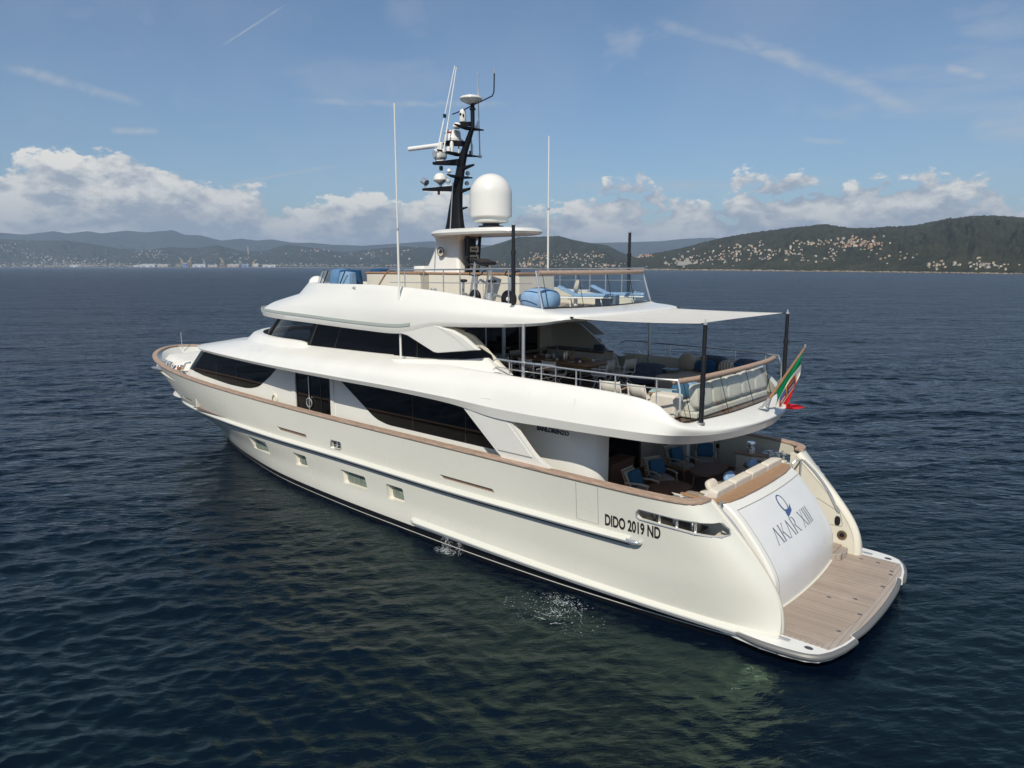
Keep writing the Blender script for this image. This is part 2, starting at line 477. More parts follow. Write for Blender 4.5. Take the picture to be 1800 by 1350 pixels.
def shore_mat(name, lo, hi, scale):
    m = bpy.data.materials.new(name); m.use_nodes = True
    g = NG(m.node_tree); b = m.node_tree.nodes['Principled BSDF']
    t = g.node('ShaderNodeTexCoord').outputs['Object']
    a = g.noise(t, scale, 8, .7); c = g.noise(t, scale * .18, 4, .55)
    f = g.math('MULTIPLY_ADD', g.math('SUBTRACT', a, .5), 2.0, g.math('MULTIPLY', c, 1.0), True)
    g.put(b.inputs['Base Color'], g.mix(f, lo + (1,), hi + (1,)))
    b.inputs['Roughness'].default_value = .95; b.inputs['Specular IOR Level'].default_value = .05
    bp = g.node('ShaderNodeBump'); bp.inputs['Strength'].default_value = .9; bp.inputs['Distance'].default_value = 4.
    g.put(bp.inputs['Height'], g.noise(t, scale * 2.2, 6, .7)); g.l.new(bp.outputs[0], b.inputs['Normal'])
    return m


# ---- the sea: a full disc, fine towards the photographed quarter
def build_sea():
    NF = 1000
    th_f = np.linspace(-46, 46, NF); th_o = np.linspace(46, 314, 64)[1:-1]
    th = np.radians(np.r_[th_f, th_o])
    r = np.r_[0.6, np.geomspace(5.0, 190, 760), np.geomspace(190, 9600, 210)[1:]]
    A, Rr = np.meshgrid(th, r, indexing='ij')
    d = np.cos(A)[..., None] * FWD[:2] + np.sin(A)[..., None] * RGT[:2]
    X = CAM[0] + Rr * d[..., 0]; Y = CAM[1] + Rr * d[..., 1]
    Z = np.zeros_like(X); DX = np.zeros_like(X); DY = np.zeros_like(X); LOST = np.zeros_like(X)
    dr = np.gradient(r)[None, :] + 0 * Rr
    sp = np.maximum(Rr * (92 / NF * math.pi / 180) * .7, dr)
    W = np.random.default_rng(5)
    wind = math.radians(-YAW + 6)                     # crests lie across the view
    # gusts: patches of rougher and calmer water, and a lee close to the hull
    gust = .78 + .36 * np.sin(X * .045 + 1.3 * np.sin(Y * .03)) * np.sin(Y * .052 + 1.1)
    hx = np.clip(X, 2, 33); hd = np.sqrt((X - hx) ** 2 + np.maximum(np.abs(Y) - 3.6, 0) ** 2)
    lee = .34 + .66 * np.clip((hd - 2) / 20.0, 0, 1)
    for k in range(96):
        lam = .28 * (7.5 / .28) ** (k / 95.0) * W.uniform(.85, 1.18)
        a = wind + W.normal(0, .50 if lam > 1 else .85)
        slope = .036 * (1.35 if lam < .8 else .95 if lam < 1.3 else .66 * (1.3 / lam) ** .8)
        amp = slope * lam / (2 * math.pi) * 1.3
        kk = 2 * math.pi / lam; ph = W.uniform(0, 6.283)
        mod = gust * (lee if lam < 5 else .5 + .5 * lee)
        q = kk * (math.cos(a) * X + math.sin(a) * Y) + ph + .9 * np.sin(kk * .11 * (math.sin(a + .3) * X - math.cos(a + .3) * Y) + ph * 3)
        keep = np.clip((lam / sp - 2.4) / 2.0, 0, 1)
        w = keep * amp * mod
        LOST += ((1 - keep) * slope * .75) ** 2
        Z += w * np.cos(q); DX -= .85 * w * math.cos(a) * np.sin(q); DY -= .85 * w * math.sin(a) * np.sin(q)
    n, m_ = X.shape
    co = np.stack([X + DX, Y + DY, Z], -1).astype(np.float32).reshape(-1)
    ii, jj = np.meshgrid(np.arange(n), np.arange(m_ - 1), indexing='ij')
    nx = (ii + 1) % n
    q = np.stack([ii * m_ + jj, nx * m_ + jj, nx * m_ + jj + 1, ii * m_ + jj + 1], -1).reshape(-1, 4)
    me = bpy.data.meshes.new('sea'); nf = len(q)
    me.vertices.add(n * m_); me.vertices.foreach_set('co', co)
    me.loops.add(nf * 4); me.loops.foreach_set('vertex_index', q.astype(np.int32).reshape(-1))
    me.polygons.add(nf); me.polygons.foreach_set('loop_start', np.arange(nf, dtype=np.int32) * 4)
    me.polygons.foreach_set('use_smooth', np.ones(nf, bool))
    me.update(calc_edges=True)
    at = me.attributes.new('chop', 'FLOAT', 'POINT'); at.data.foreach_set('value', np.sqrt(LOST).astype(np.float32).reshape(-1))
    m = bpy.data.materials.new('sea_water'); m.use_nodes = True
    g = NG(m.node_tree); b = m.node_tree.nodes['Principled BSDF']
    t = g.node('ShaderNodeTexCoord').outputs['Object']
    patch = g.noise(g.vmath('MULTIPLY', t, (.05, .05, .05)), 1.0, 4, .55)
    g.put(b.inputs['Base Color'], g.mix(g.ramp(patch, .35, .65), (.0013, .0040, .0120, 1), (.0022, .0060, .0150, 1)))
    nt = m.node_tree
    ch = g.node('ShaderNodeAttribute', attribute_name='chop').outputs['Fac']
    rough = g.math('MULTIPLY_ADD', ch, 1.1, .03, True)
    rot = g.node('ShaderNodeMapping'); rot.inputs['Rotation'].default_value = (0, 0, -wind); g.put(rot.inputs[0], t)
    s1 = g.vmath('MULTIPLY', rot.outputs[0], (1.0, .42, 1.0))
    h1 = g.noise(s1, 5.2, 4, .6, 2.1, .4)
    h2 = g.noise(s1, 1.35, 4, .55, 2.0, .5)
    h = g.math('ADD', g.math('MULTIPLY', h1, .062), g.math('MULTIPLY', h2, .15))
    h3 = g.noise(s1, .38, 5, .62, 2.1, .4); h4 = g.noise(s1, .10, 5, .62, 2.1, .4)
    h = g.math('ADD', h, g.math('MULTIPLY', g.math('ADD', g.math('MULTIPLY', h3, 3.2), g.math('MULTIPLY', h4, 9.0)), ch))
    bp = g.node('ShaderNodeBump'); bp.inputs['Distance'].default_value = 1.0
    g.put(bp.inputs['Strength'], g.math('MULTIPLY_ADD', ch, 2.2, .40, True))
    g.put(bp.inputs['Height'], h)
    # water: dark body below, mirror above; the mirror takes a green cast when looked into steeply
    body = b.inputs['Base Color'].links[0].from_socket
    nt.nodes.remove(b)
    df = g.node('ShaderNodeBsdfDiffuse'); g.put(df.inputs[0], body)
    gl = g.node('ShaderNodeBsdfGlossy'); g.put(gl.inputs['Roughness'], rough); g.l.new(bp.outputs[0], gl.inputs['Normal'])
    lw = g.node('ShaderNodeLayerWeight'); lw.inputs[0].default_value = .5; g.l.new(bp.outputs[0], lw.inputs['Normal'])
    g.put(gl.inputs['Color'], g.mix(g.ramp(lw.outputs['Facing'], .42, .88), (.62, .96, .62, 1), (1, 1, 1, 1)))
    fr = g.node('ShaderNodeFresnel'); fr.inputs['IOR'].default_value = 1.41; g.l.new(bp.outputs[0], fr.inputs['Normal'])
    mx = g.node('ShaderNodeMixShader'); g.put(mx.inputs[0], g.math('MULTIPLY', fr.outputs[0], g.math('MULTIPLY_ADD', ch, -1.45, 1.0, True)))
    g.l.new(df.outputs[0], mx.inputs[1]); g.l.new(gl.outputs[0], mx.inputs[2]); g.l.new(mx.outputs[0], nt.nodes['Material Output'].inputs[0])
    me.materials.append(m)
    o = bpy.data.objects.new('sea', me); COL.objects.link(o); o['kind'] = 'structure'
    return o


build_sea()


# ---- land: three ranges of hills, each a strip of terrain rising from its shore
def wn(x, y, z=0.): return mnoise.fractal(Vector((x, y, z)), .9, 2.1, 5)


class Range:
    """hills given by a shoreline and a skyline (photo columns -> bearings, real distances)"""
    def __init__(s, shore, ridge, depth, seed, rough, gully, power=.85, base=None):
        s.sh = np.array(shore, float); s.rd = np.array(ridge, float)
        s.depth = depth; s.seed = seed; s.rough = rough; s.gully = gully; s.power = power
    def d_shore(s, px): return CAM[2] * FH / (np.interp(px, s.sh[:, 0], s.sh[:, 1]) - HOR)
    def point(s, px, t):
        """t: 0 at the shore, 1 on the skyline, beyond it the far slope"""
        u = (px - 900.) / FH
        d0 = s.d_shore(px); dr = d0 + s.depth * (1 + .25 * wn(px * .004, s.seed))
        yr = np.interp(px, s.rd[:, 0], s.rd[:, 1])
        hr = CAM[2] + dr * (HOR - yr) / FH
        d = d0 + (dr - d0) * t
        n = wn(px * .013, t * 1.6, s.seed); n2 = wn(px * .04, t * 4.5, s.seed + 9)
        tt = min(t, 1.0)
        h = hr * tt ** s.power
        h += hr * s.gully * (n + .45 * n2) * math.sin(math.pi * min(tt, 1)) ** 1.0
        h += hr * .012 * s.rough * wn(px * .22, t * 11, s.seed + 3) * min(1, t * 4)
        if t > 1: h = hr * (1 - (t - 1) * .9)
        h = max(h, -1.0 + 1.0 * (t > 0.0) + min(t, .02) * 60)
        p = CAM + d * FWD + d * u * RGT
        return np.array((p[0], p[1], h if t > 0 else -1.5))
    def build(s, name, m, x0, x1, step, nt):
        ts = np.r_[0, np.linspace(.002, 1, nt), 1.15, 1.5]
        G = np.array([[s.point(px, t) for t in ts] for px in np.arange(x0, x1 + 1, step)])
        o = MB().grid(G, 0, flip=True).build(name, m, smooth=180); o['kind'] = 'structure'
        s.pxs = np.arange(x0, x1 + 1, step); s.ts = ts; s.G = G
        return o
    def row(s, px, t):
        p = s.point(px, t)
        d = (p - CAM) @ FWD
        return HOR - (p[2] - CAM[2]) * FH / d, p, d
    def at_pixel(s, px, py):
        lo = None
        for t in np.linspace(.004, 1.0, 90):
            y, p, d = s.row(px, t)
            if y <= py: return p, d
        return None, None


M['wood_far'] = shore_mat('wooded_hill_far', (.020, .030, .022), (.050, .062, .045), .02)
M['wood_mid'] = shore_mat('wooded_hill_mid', (.014, .022, .016), (.064, .070, .050), .05)
M['wood_near'] = shore_mat('wooded_hill_near', (.016, .023, .015), (.082, .082, .056), .12)
M['rock'] = mat('shore_rock', (.26, .22, .17), .9, var=.45, vscale=.15)

far = Range([(-800, 468.6), (2600, 468.6)],
            [(-800, 412), (0, 409), (50, 413), (100, 407), (125, 411), (160, 407), (185, 410.7), (228, 406), (263, 409), (309, 405), (327, 413), (356, 414),
             (391, 423), (427, 419.6), (455, 423), (480, 421), (516, 426.7), (551, 426.7), (583, 430), (640, 432), (700, 428), (760, 424), (820, 430), (900, 432),
             (1000, 430), (1050, 427), (1100, 426), (1160, 424), (1200, 420), (1250, 418), (1300, 424), (1400, 434), (1600, 440), (2600, 440)], 1600, 3.1, .6, .22, .9)
far.build('far_mountains', M['wood_far'], -800, 2600, 4, 36)
coast = Range([(-800, 469.2), (0, 469.3), (640, 469.6), (800, 470.6), (900, 472.0), (1000, 472.8), (1180, 474.0), (1400, 475.5)],
              [(-800, 430), (-300, 424), (0, 419.6), (46, 423), (124, 423), (160, 428), (213, 437), (249, 440), (302, 434), (345, 436), (384, 431), (427, 441), (462, 442),
               (505, 430), (551, 435.6), (604, 443), (640, 439), (708, 433), (770, 436), (820, 440), (850, 435), (880, 427), (911, 416.5), (942, 416.5), (981, 415),
               (1004, 421), (1029, 426), (1067, 431), (1095, 445), (1130, 456), (1180, 466), (1400, 470)], 800, 8.7, 1.2, .26, .8)
coast.build('coastal_hills', M['wood_mid'], -800, 1190, 2, 60)
near = Range([(1020, 472.4), (1060, 473.0), (1100, 473.8), (1300, 475.6), (1500, 477.6), (1800, 481.6), (2300, 488), (2700, 494)],
             [(1020, 470), (1060, 462), (1100, 453), (1165, 442), (1200, 435), (1250, 422), (1300, 412), (1360, 404), (1400, 399), (1445, 394.5), (1490, 402), (1530, 401), (1600, 397),
              (1640, 389), (1700, 381), (1740, 380), (1800, 384), (1900, 390), (2100, 408), (2400, 430), (2700, 450)], 620, 5.3, 1.6, .22, .75)
near.build('wooded_headland', M['wood_near'], 1020, 2700, 2, 80)


# ---- pale rocky waterline strips
def rocks(rg, x0, x1, name, hh):
    mb = MB(); w = random.Random(4)
    px = x0
    while px < x1:
        p, d = rg.point(px, .001), 0
        dist = (p - CAM) @ FWD; sz = dist / FH * hh * w.uniform(.5, 1.25)
        mb.cushion((p[0], p[1], sz * .25), (sz * w.uniform(2, 5), sz * 2.5, sz * 1.5), rotz(w.uniform(0, 3)), 0, .8, .8, 8, 5)
        px += w.uniform(1.5, 4.0)
    o = mb.build(name, 'rock', smooth=0); tag(o, None, None, None, 'stuff')
    o['label'] = 'pale rocky waterline below the wooded headland' if rg is near else 'pale waterline below the distant coastal town'
    o['category'] = 'rocks'


rocks(near, 1060, 1850, 'shore_rocks', 2.4)
rocks(coast, -40, 1100, 'shore_rocks', 1.3)

# ---- buildings across the water
ROOFS = {'terracotta': (.34, .16, .10), 'grey': (.26, .24, .22)}
WALLS = {'cream': (.50, .43, .32), 'white': (.58, .56, .51), 'pink': (.47, .32, .24), 'ochre': (.46, .32, .17), 'grey': (.34, .33, .31)}
for k, c in ROOFS.items(): M['roof_' + k] = mat(k + '_roof', c, .85, var=.15, vscale=.4)
for k, c in WALLS.items(): M['wall_' + k] = mat(k + '_render', c, .85, var=.08, vscale=.3)
M['winhole'] = mat('window_dark', (.05, .05, .055), .3)


def house_mesh(w, d, h, roof, wall):
    """unit house: walls with window openings, hipped roof with eaves"""
    mb = MB()
    mb.box((0, 0, h / 2 - .3), (w, d, h + .6), mi=0)
    e = .12 * min(w, d) * .6
    rh = .24 * min(w, d)
    a, b = w / 2 + e, d / 2 + e; rid = max(w / 2 - d / 2, .01)
    vs = [(-a, -b, h), (a, -b, h), (a, b, h), (-a, b, h), (-rid, 0, h + rh), (rid, 0, h + rh)]
    mb.add(vs, [(0, 1, 5, 4), (1, 2, 5), (2, 3, 4, 5), (3, 0, 4), (3, 2, 1, 0)], 1)
    for s in (-1, 1):
        for i in range(3):
            for j in range(max(1, int(h / .32))):
                mb.box((-w * .3 + i * w * .3, s * (d / 2 + .004), .14 + j * .3), (w * .1, .012, .14), mi=2)
    return mb.build('house', ['wall_' + wall, 'roof_' + roof, 'winhole'], smooth=0)


BANK = {}
for wall, roof in (('cream', 'terracotta'), ('white', 'terracotta'), ('pink', 'terracotta'), ('ochre', 'terracotta'), ('white', 'grey'), ('grey', 'terracotta'), ('cream', 'grey')):
    for v, (w, d, h) in enumerate(((1.0, .8, .62), (1.35, .8, .5), (.9, .8, .95))):
        BANK[(wall, roof, v)] = house_mesh(w, d, h, roof, wall).data
for o in [o for o in COL.objects if o.name.startswith('house')]: bpy.data.objects.remove(o)

HW = random.Random(21)
# clusters: range, centre px/py, spread, count, size in photo px, palette, place in words, group
PALV = [('cream', 'terracotta'), ('pink', 'terracotta'), ('ochre', 'terracotta'), ('white', 'terracotta')]
PALW = [('white', 'terracotta'), ('white', 'grey'), ('cream', 'terracotta'), ('cream', 'grey')]
PALG = [('grey', 'terracotta'), ('white', 'grey'), ('cream', 'grey'), ('white', 'terracotta')]
CL = [
 (near, 1508, 430, 30, 5.5, 46, 7.0, PALV, 'hilltop village on the right headland'),
 (near, 1416, 429, 22, 3.0, 12, 6.0, PALW, 'terrace left of the hilltop village'),
 (near, 1318, 441, 34, 6.0, 26, 6.0, PALW + PALV, 'lower slope of the right headland'),
 (near, 1240, 455, 60, 8.0, 34, 6.0, PALW + PALV, 'olive slope above the right shore'),
 (near, 1195, 463, 22, 4.5, 12, 7.5, PALG, 'waterside castle district on the right shore'),
 (near, 1420, 448, 70, 9.0, 28, 6.0, PALW, 'woods below the hilltop village'),
 (near, 1740, 469, 26, 5.5, 14, 8.5, PALW, 'shore at the far right'),
 (near, 1650, 468, 24, 4.5, 8, 8.5, PALW, 'shore between headland and the far right'),
 (near, 1570, 452, 30, 7.0, 6, 7.5, PALW + PALV, 'wooded slope right of the hilltop village'),
 (near, 1110, 450, 28, 2.5, 14, 6.0, PALV, 'spur behind the right sundeck pole'),
 (coast, 955, 452, 26, 5.0, 20, 5.0, PALV, 'hillside behind the sundeck'),
 (coast, 1030, 451, 34, 5.0, 16, 5.0, PALW + PALV, 'hillside right of the sundeck antenna'),
 (coast, 925, 467, 28, 2.6, 16, 6.0, PALV, 'seafront behind the radar dome'),
 (coast, 1065, 467, 28, 2.6, 16, 6.0, PALV + PALW, 'seafront behind the teak windbreak'),
 (coast, 660, 446, 60, 7.0, 18, 4.5, PALW, 'slope behind the port aerial'),
 (coast, 560, 440, 20, 4.0, 8, 4.5, PALV, 'slope left of the port aerial'),
 (coast, 270, 446, 30, 6.0, 22, 3.6, PALG, 'valley town behind the port cranes'),
 (coast, 120, 458, 55, 4.5, 30, 4.0, PALG, 'harbour town at the far left'),
 (coast, 20, 437, 26, 8.0, 14, 3.6, PALW, 'slope at the far left edge'),
 (coast, 62, 449, 16, 3.0, 6, 3.6, PALG, 'terrace above the harbour town'),
 (coast, 420, 453, 40, 6.0, 8, 4.0, PALW, 'wooded slope beside the power station chimney'),
]
DESC = {'cream': 'cream', 'white': 'white', 'pink': 'pinkish', 'ochre': 'ochre', 'grey': 'grey'}
def put_house(rg, px, py, size, pal, place, grp):
    p, d = rg.at_pixel(px, py)
    if p is None: return None
    wall, roof = HW.choice(pal); v = HW.choice((0, 0, 1, 2))
    o = bpy.data.objects.new('house', BANK[(wall, roof, v)]); COL.objects.link(o)
    sc = d / FH * size * HW.uniform(.38, .66)
    o.location = p; o.scale = (sc, sc, sc * HW.uniform(.85, 1.15))
    o.rotation_euler.z = R(YAW * -1 - 90) + HW.choice((0, math.pi / 2)) + HW.uniform(-.5, .5)
    kind = ('tall narrow' if v == 2 else 'long low' if v == 1 else 'small')
    return tag(o, f'{kind} {DESC[wall]} house with {roof} roof, {place}', 'house', grp)


for rg, cx, cy, sx, sy, n, size, pal, place in CL:
    for i in range(max(4, int(n * .66))):
        for tr in range(5):
            px, py = HW.gauss(cx, sx * .75), HW.gauss(cy, sy * .8)
            if put_house(rg, px, py, size, pal, 'in the ' + place if place.split()[0] not in ('hillside', 'slope', 'shore', 'seafront', 'terrace', 'spur', 'wooded', 'olive', 'lower') else 'on the ' + place, 'houses: ' + place): break

# the rest of the towns: far too many and too small to tell apart
def town(rg, clusters, label):
    vs, fs, ms = [], [], []
    for (r_, cx, cy, sx, sy, n, size, pal, place) in clusters:
        if r_ is not rg: continue
        for i in range(int(n * 1.5)):
            p, d = rg.at_pixel(HW.gauss(cx, sx * .8), HW.gauss(cy, sy * .8))
            if p is None: continue
            wall, roof = HW.choice(pal); me = BANK[(wall, roof, HW.choice((0, 1, 2)))]
            k = d / FH * size * HW.uniform(.22, .42); a = R(-YAW - 90) + HW.uniform(-.8, .8); o_ = len(vs)
            mi = {'wall_' + w: i for i, w in enumerate(WALLS)}; base = list(WALLS).index(wall)
            for v in me.vertices:
                x, y, z = v.co; vs.append((p[0] + k * (x * math.cos(a) - y * math.sin(a)), p[1] + k * (x * math.sin(a) + y * math.cos(a)), p[2] + k * z))
            for f in me.polygons:
                if f.material_index == 2: continue
                fs.append(tuple(o_ + i for i in f.vertices)); ms.append(base if f.material_index == 0 else 5 + list(ROOFS).index(roof))
    mb = MB(); mb.v, mb.f, mb.m = vs, fs, ms
    o = mb.build('distant_town', ['wall_' + w for w in WALLS] + ['roof_' + r for r in ROOFS], None, 0)
    tag(o, label, 'town', None, 'stuff')


town(near, CL, 'countless tiny houses spread over the wooded right headland')
town(coast, CL + [(coast, 110, 463.5, 110, 2.0, 110, 3.8, PALG, ''), (coast, 400, 465.8, 160, 1.4, 150, 3.8, PALG, ''), (coast, 120, 467.0, 130, .9, 150, 4.2, PALW, ''), (coast, 560, 466.6, 120, 1.0, 60, 3.6, PALW, ''), (coast, 780, 466.5, 90, 1.8, 60, 3.8, PALV, ''), (coast, 960, 462, 80, 5, 60, 4.0, PALV, ''), (coast, 300, 452, 160, 6, 30, 3.2, PALG, '')], 'countless tiny houses along the distant coast and its slopes')

# dockside sheds and cranes of the port (left)
def at_shore(rg, px, t=.012):
    p = rg.point(px, t); return p, (p - CAM) @ FWD
M['shedblue'] = mat('blue_cladding', (.045, .13, .36), .6)
M['shedwhite'] = mat('white_cladding', (.60, .61, .60), .6, var=.08, vscale=.05)
M['shedtan'] = mat('tan_cladding', (.50, .40, .30), .7, var=.08, vscale=.05)
M['crane'] = mat('crane_yellow', (.42, .31, .16), .6)
M['craneg'] = mat('crane_grey', (.30, .31, .32), .6)


def shed(px, wpx, hpx, wall, label):
    p, d = at_shore(coast, px); k = d / FH
    t = thing('port_shed', label, 'shed', (p[0], p[1], .8), R(-YAW - 90), 'sheds on the port quay')
    w, h = wpx * k, hpx * k
    MB().box((0, 0, h * .4), (w, w * .5, h * .8)).build('wall', wall, t, 0)
    mb = MB(); n = max(2, int(wpx / 9))
    for i in range(n):
        x0, x1 = -w / 2 + w * i / n, -w / 2 + w * (i + 1) / n
        mb.prism([(x0, -w * .26, h * .8), (x1, -w * .26, h * .8), ((x0 + x1) / 2, -w * .26, h)], (0, w * .52, 0))
    mb.build('roof', 'shedwhite', t, 0)
    m2 = MB()
    for i in range(n): m2.box((-w / 2 + w * (i + .5) / n, -w * .25 - .15, h * .28), (w / n * .5, .3, h * .5))
    m2.build('door', 'craneg', t, 0)


for a in ((325, 8, 8, 'shedblue', 'tall blue dockside shed between two cranes'), (262, 26, 6, 'shedwhite', 'long white shed left of the blue dockside shed'), (288, 18, 5.5, 'shedtan', 'tan shed beside the white dockside sheds'),
          (412, 20, 6, 'shedtan', 'tan quay shed right of the dockyard'), (432, 14, 5, 'shedblue', 'low blue and white quay shed behind the tan one'), (450, 9, 7, 'shedwhite', 'tall pale shed below the wooded hill'),
          (475, 22, 5, 'shedwhite', 'white terminal shed under the wooded hill'), (352, 22, 6, 'shedwhite', 'pale dockyard hall right of the blue shed'), (375, 16, 4, 'shedtan', 'low tan hall in the dockyard'),
          (132, 14, 4.5, 'shedwhite', 'bright white shed on the harbour front at left'), (240, 10, 4, 'shedwhite', 'small white shed at the left end of the dockyard')): shed(*a)


def crane(px, hpx, lean, m, label):
    p, d = at_shore(coast, px, .008); k = d / FH; h = hpx * k; w = .18 * h
    t = thing('harbour_crane', label, 'crane', (p[0], p[1], .8), R(-YAW - 90), 'cranes along the port quay')
    b = MB()
    for sx in (-1, 1):
        for sy in (-1, 1): b.bar((sx * w, sy * w, 0), (sx * w * .5, sy * w * .5, h * .55), .05 * h, .05 * h)
    b.box((0, 0, h * .58), (w * 1.6, w * 1.5, h * .12))
    b.build('tower', m, t, 0)
    j = MB(); j.bar((0, 0, h * .6), (lean * h * .55, 0, h), .05 * h, .05 * h); j.bar((0, 0, h * .85), (lean * h * .55, 0, h), .02 * h, .02 * h)
    j.bar((0, 0, h * .6), (0, 0, h * .86), .04 * h, .04 * h); j.build('jib', m, t, 0)


for a in ((321, 17, -.5, 'crane', 'yellow crane left of the blue shed'), (334, 18, .4, 'crane', 'yellow crane right of the blue shed'), (360, 15, -.4, 'craneg', 'grey crane behind the dockyard hall'),
          (392, 17, -.6, 'crane', 'lone yellow crane leaning left in the dockyard'), (423, 15, -.5, 'craneg', 'grey crane over the tan quay shed'), (446, 14, .8, 'crane', 'long jibbed crane beside the tall pale shed'), (529, 9, .5, 'craneg', 'short grey crane at the right end of the port')): crane(*a)
p, d = coast.at_pixel(438, 447); k = d / FH
t = thing('chimney', 'tall pale power station chimney above the port', 'chimney', tuple(p))
MB().lathe([(1.3 * k, -3 * k), (1.15 * k, 8 * k), (1.05 * k, 13.5 * k)], seg=12).build('shaft', 'wall_pink', t)
MB().lathe([(1.08 * k, 13.5 * k), (1.08 * k, 14.6 * k), (.7 * k, 14.6 * k)], seg=12).build('cap', 'roof_grey', t)
p, d = near.at_pixel(1202, 466); k = d / FH
t = thing('castle', 'grey stone castle with a square keep on the right shore', 'castle', tuple(p), R(-YAW - 90))
MB().box((0, 0, 3.4 * k), (24 * k, 10 * k, 7 * k)).build('wall', 'wall_grey', t, 0)
MB().box((5 * k, 0, 6.5 * k), (5 * k, 5 * k, 13 * k)).build('keep', 'wall_grey', t, 0)
p, d = near.at_pixel(1703, 384); k = d / FH
t = thing('radio_mast', 'thin lattice radio mast on the highest wooded summit', 'mast', tuple(p))
mb = MB()
for s in (0, 2.1, 4.2): mb.bar((math.cos(s) * .5 * k, math.sin(s) * .5 * k, -2 * k), (0, 0, 9 * k), .18 * k, .18 * k)
for z in range(8): mb.lathe([(.5 * k * (1 - z / 9), z * k), (.5 * k * (1 - z / 9), z * k + .12 * k)], seg=3)
mb.build('lattice', 'craneg', t, 0)

# ---- the air between: one even box of haze
def haze(density=1.0e-4):
    m = bpy.data.materials.new('haze_air'); m.use_nodes = True
    nt = m.node_tree; nt.nodes.remove(nt.nodes['Principled BSDF'])
    v = nt.nodes.new('ShaderNodeVolumePrincipled')
    v.inputs['Color'].default_value = (.56, .72, .95, 1)
    v.inputs['Density'].default_value = density
    nt.links.new(v.outputs[0], nt.nodes['Material Output'].inputs['Volume'])
    o = MB().box((0, 0, 284), (25000, 25000, 572)).build('haze', m, smooth=0)
    o['kind'] = 'stuff'; o['label'] = 'thin blue haze over the water and hills'; o['category'] = 'haze'


haze()

# ================================================================== THE YACHT
# ship's axes: +x towards the bow, +y to port, z up, origin at the stern on the waterline
M['muntin'] = mat('mullion_dark', (.05, .05, .052), .4)
M['seamlight'] = mat('panel_seam', (.50, .49, .45), .6)
M['gutter'] = mat('gutter_grey_green', (.36, .40, .37), .5)
M['slotwood'] = mat('scupper_brown', (.20, .135, .10), .6, var=.15, vscale=6)
M['panegreen'] = mat('curtained_pane', (.20, .235, .19), .06, var=.35, vscale=2.5, stretch=(6, 6, .4))
yacht = thing('motor_yacht', 'white three deck motor yacht with black windows lying on the dark sea', 'yacht')
NS = 170
WLc = [(2.12, 3.22, 0), (2.9, 3.38, 0), (4.4, 3.58, 0), (6, 3.76, 0), (7.7, 3.9, 0), (9.7, 4.0, 0), (12, 4.05, 0), (15, 4.04, 0), (18.2, 3.97, 0), (22.75, 3.66, 0), (26.1, 3.08, 0), (29, 2.42, 0), (31.7, 1.6, 0), (33.0, .85, 0), (33.8, .004, 0)]
MIDc = [(2.2, 3.1, 1.1), (2.5, 3.32, 1.1), (3.3, 3.6, 1.1), (4.5, 3.79, 1.1), (6, 3.9, 1.1), (9, 4.0, 1.08), (12, 4.04, 1.08), (18, 4.0, 1.08), (22.8, 3.82, 1.07), (26.5, 3.42, 1.05), (29.8, 2.8, 1.0), (32.5, 2.02, 1.0), (34.5, 1.1, 1.0), (35.6, .004, 1.0)]
RUBc = [(2.85, 3.1, 2.07), (3.02, 3.4, 2.05), (3.6, 3.68, 2.04), (4.6, 3.85, 2.03), (6, 3.93, 2.02), (9, 4.02, 2.0), (12.5, 4.05, 1.97), (18, 4.04, 2.0), (23, 3.97, 1.97), (27.1, 3.8, 1.96), (31, 3.36, 1.90), (34, 2.74, 1.84), (35.5, 2.05, 1.82), (36.6, 1.2, 1.82), (37.1, .004, 1.83)]
CAPc = [(4.03, 3.13, 3.24), (4.05, 3.35, 3.24), (4.11, 3.55, 3.24), (4.24, 3.7, 3.24), (4.5, 3.83, 3.25), (5.25, 3.98, 3.27), (7.4, 4.06, 3.29), (10.4, 4.06, 3.3), (13.3, 4.06, 3.3), (18.9, 4.02, 3.3), (23.7, 3.98, 3.34), (26, 3.98, 3.39), (29, 3.93, 3.47), (31.5, 3.78, 3.55), (33.7, 3.55, 3.64), (35.3, 3.28, 3.72), (36.9, 2.9, 3.8), (38.6, 2.25, 3.9), (39.8, 1.5, 3.98), (40.5, .75, 4.04), (40.8, .004, 4.06)]
C0, C1, C2, C3 = (spline(c, NS) for c in (WLc, MIDc, RUBc, CAPc))
KEEL = C0 * (1, .82, 0) + (0, 0, -1.1); KEEL[:, 0] = 2.3 + (KEEL[:, 0] - 2.12) * .97; KEEL[:, 1] = np.maximum(KEEL[:, 1], .004)
LEV = np.stack([KEEL, C0, C1, C2, C3])                     # 5 levels
TL = np.r_[np.linspace(0, 1, 3), np.linspace(1, 4, 25)[1:]]
HULL = np.stack([cr(LEV, np.full(1, t))[0] for t in TL], 1)      # (NS, levels, 3)
HULL[:, :, 1] = np.maximum(HULL[:, :, 1], .004)


def hull_y(x, z):
    """half breadth of the hull at x, z (nearest grid search)"""
    d = (HULL[:, :, 0] - x) ** 2 + (HULL[:, :, 2] - z) ** 2
    k = np.argsort(d.ravel())[:4]; w = 1 / (d.ravel()[k] + 1e-4)
    return float((HULL[:, :, 1].ravel()[k] * w).sum() / w.sum())


def grid_normals(G):
    du = np.gradient(G, axis=0); dv = np.gradient(G, axis=1)
    n = np.cross(du, dv); return n / (np.linalg.norm(n, axis=2)[..., None] + 1e-12)


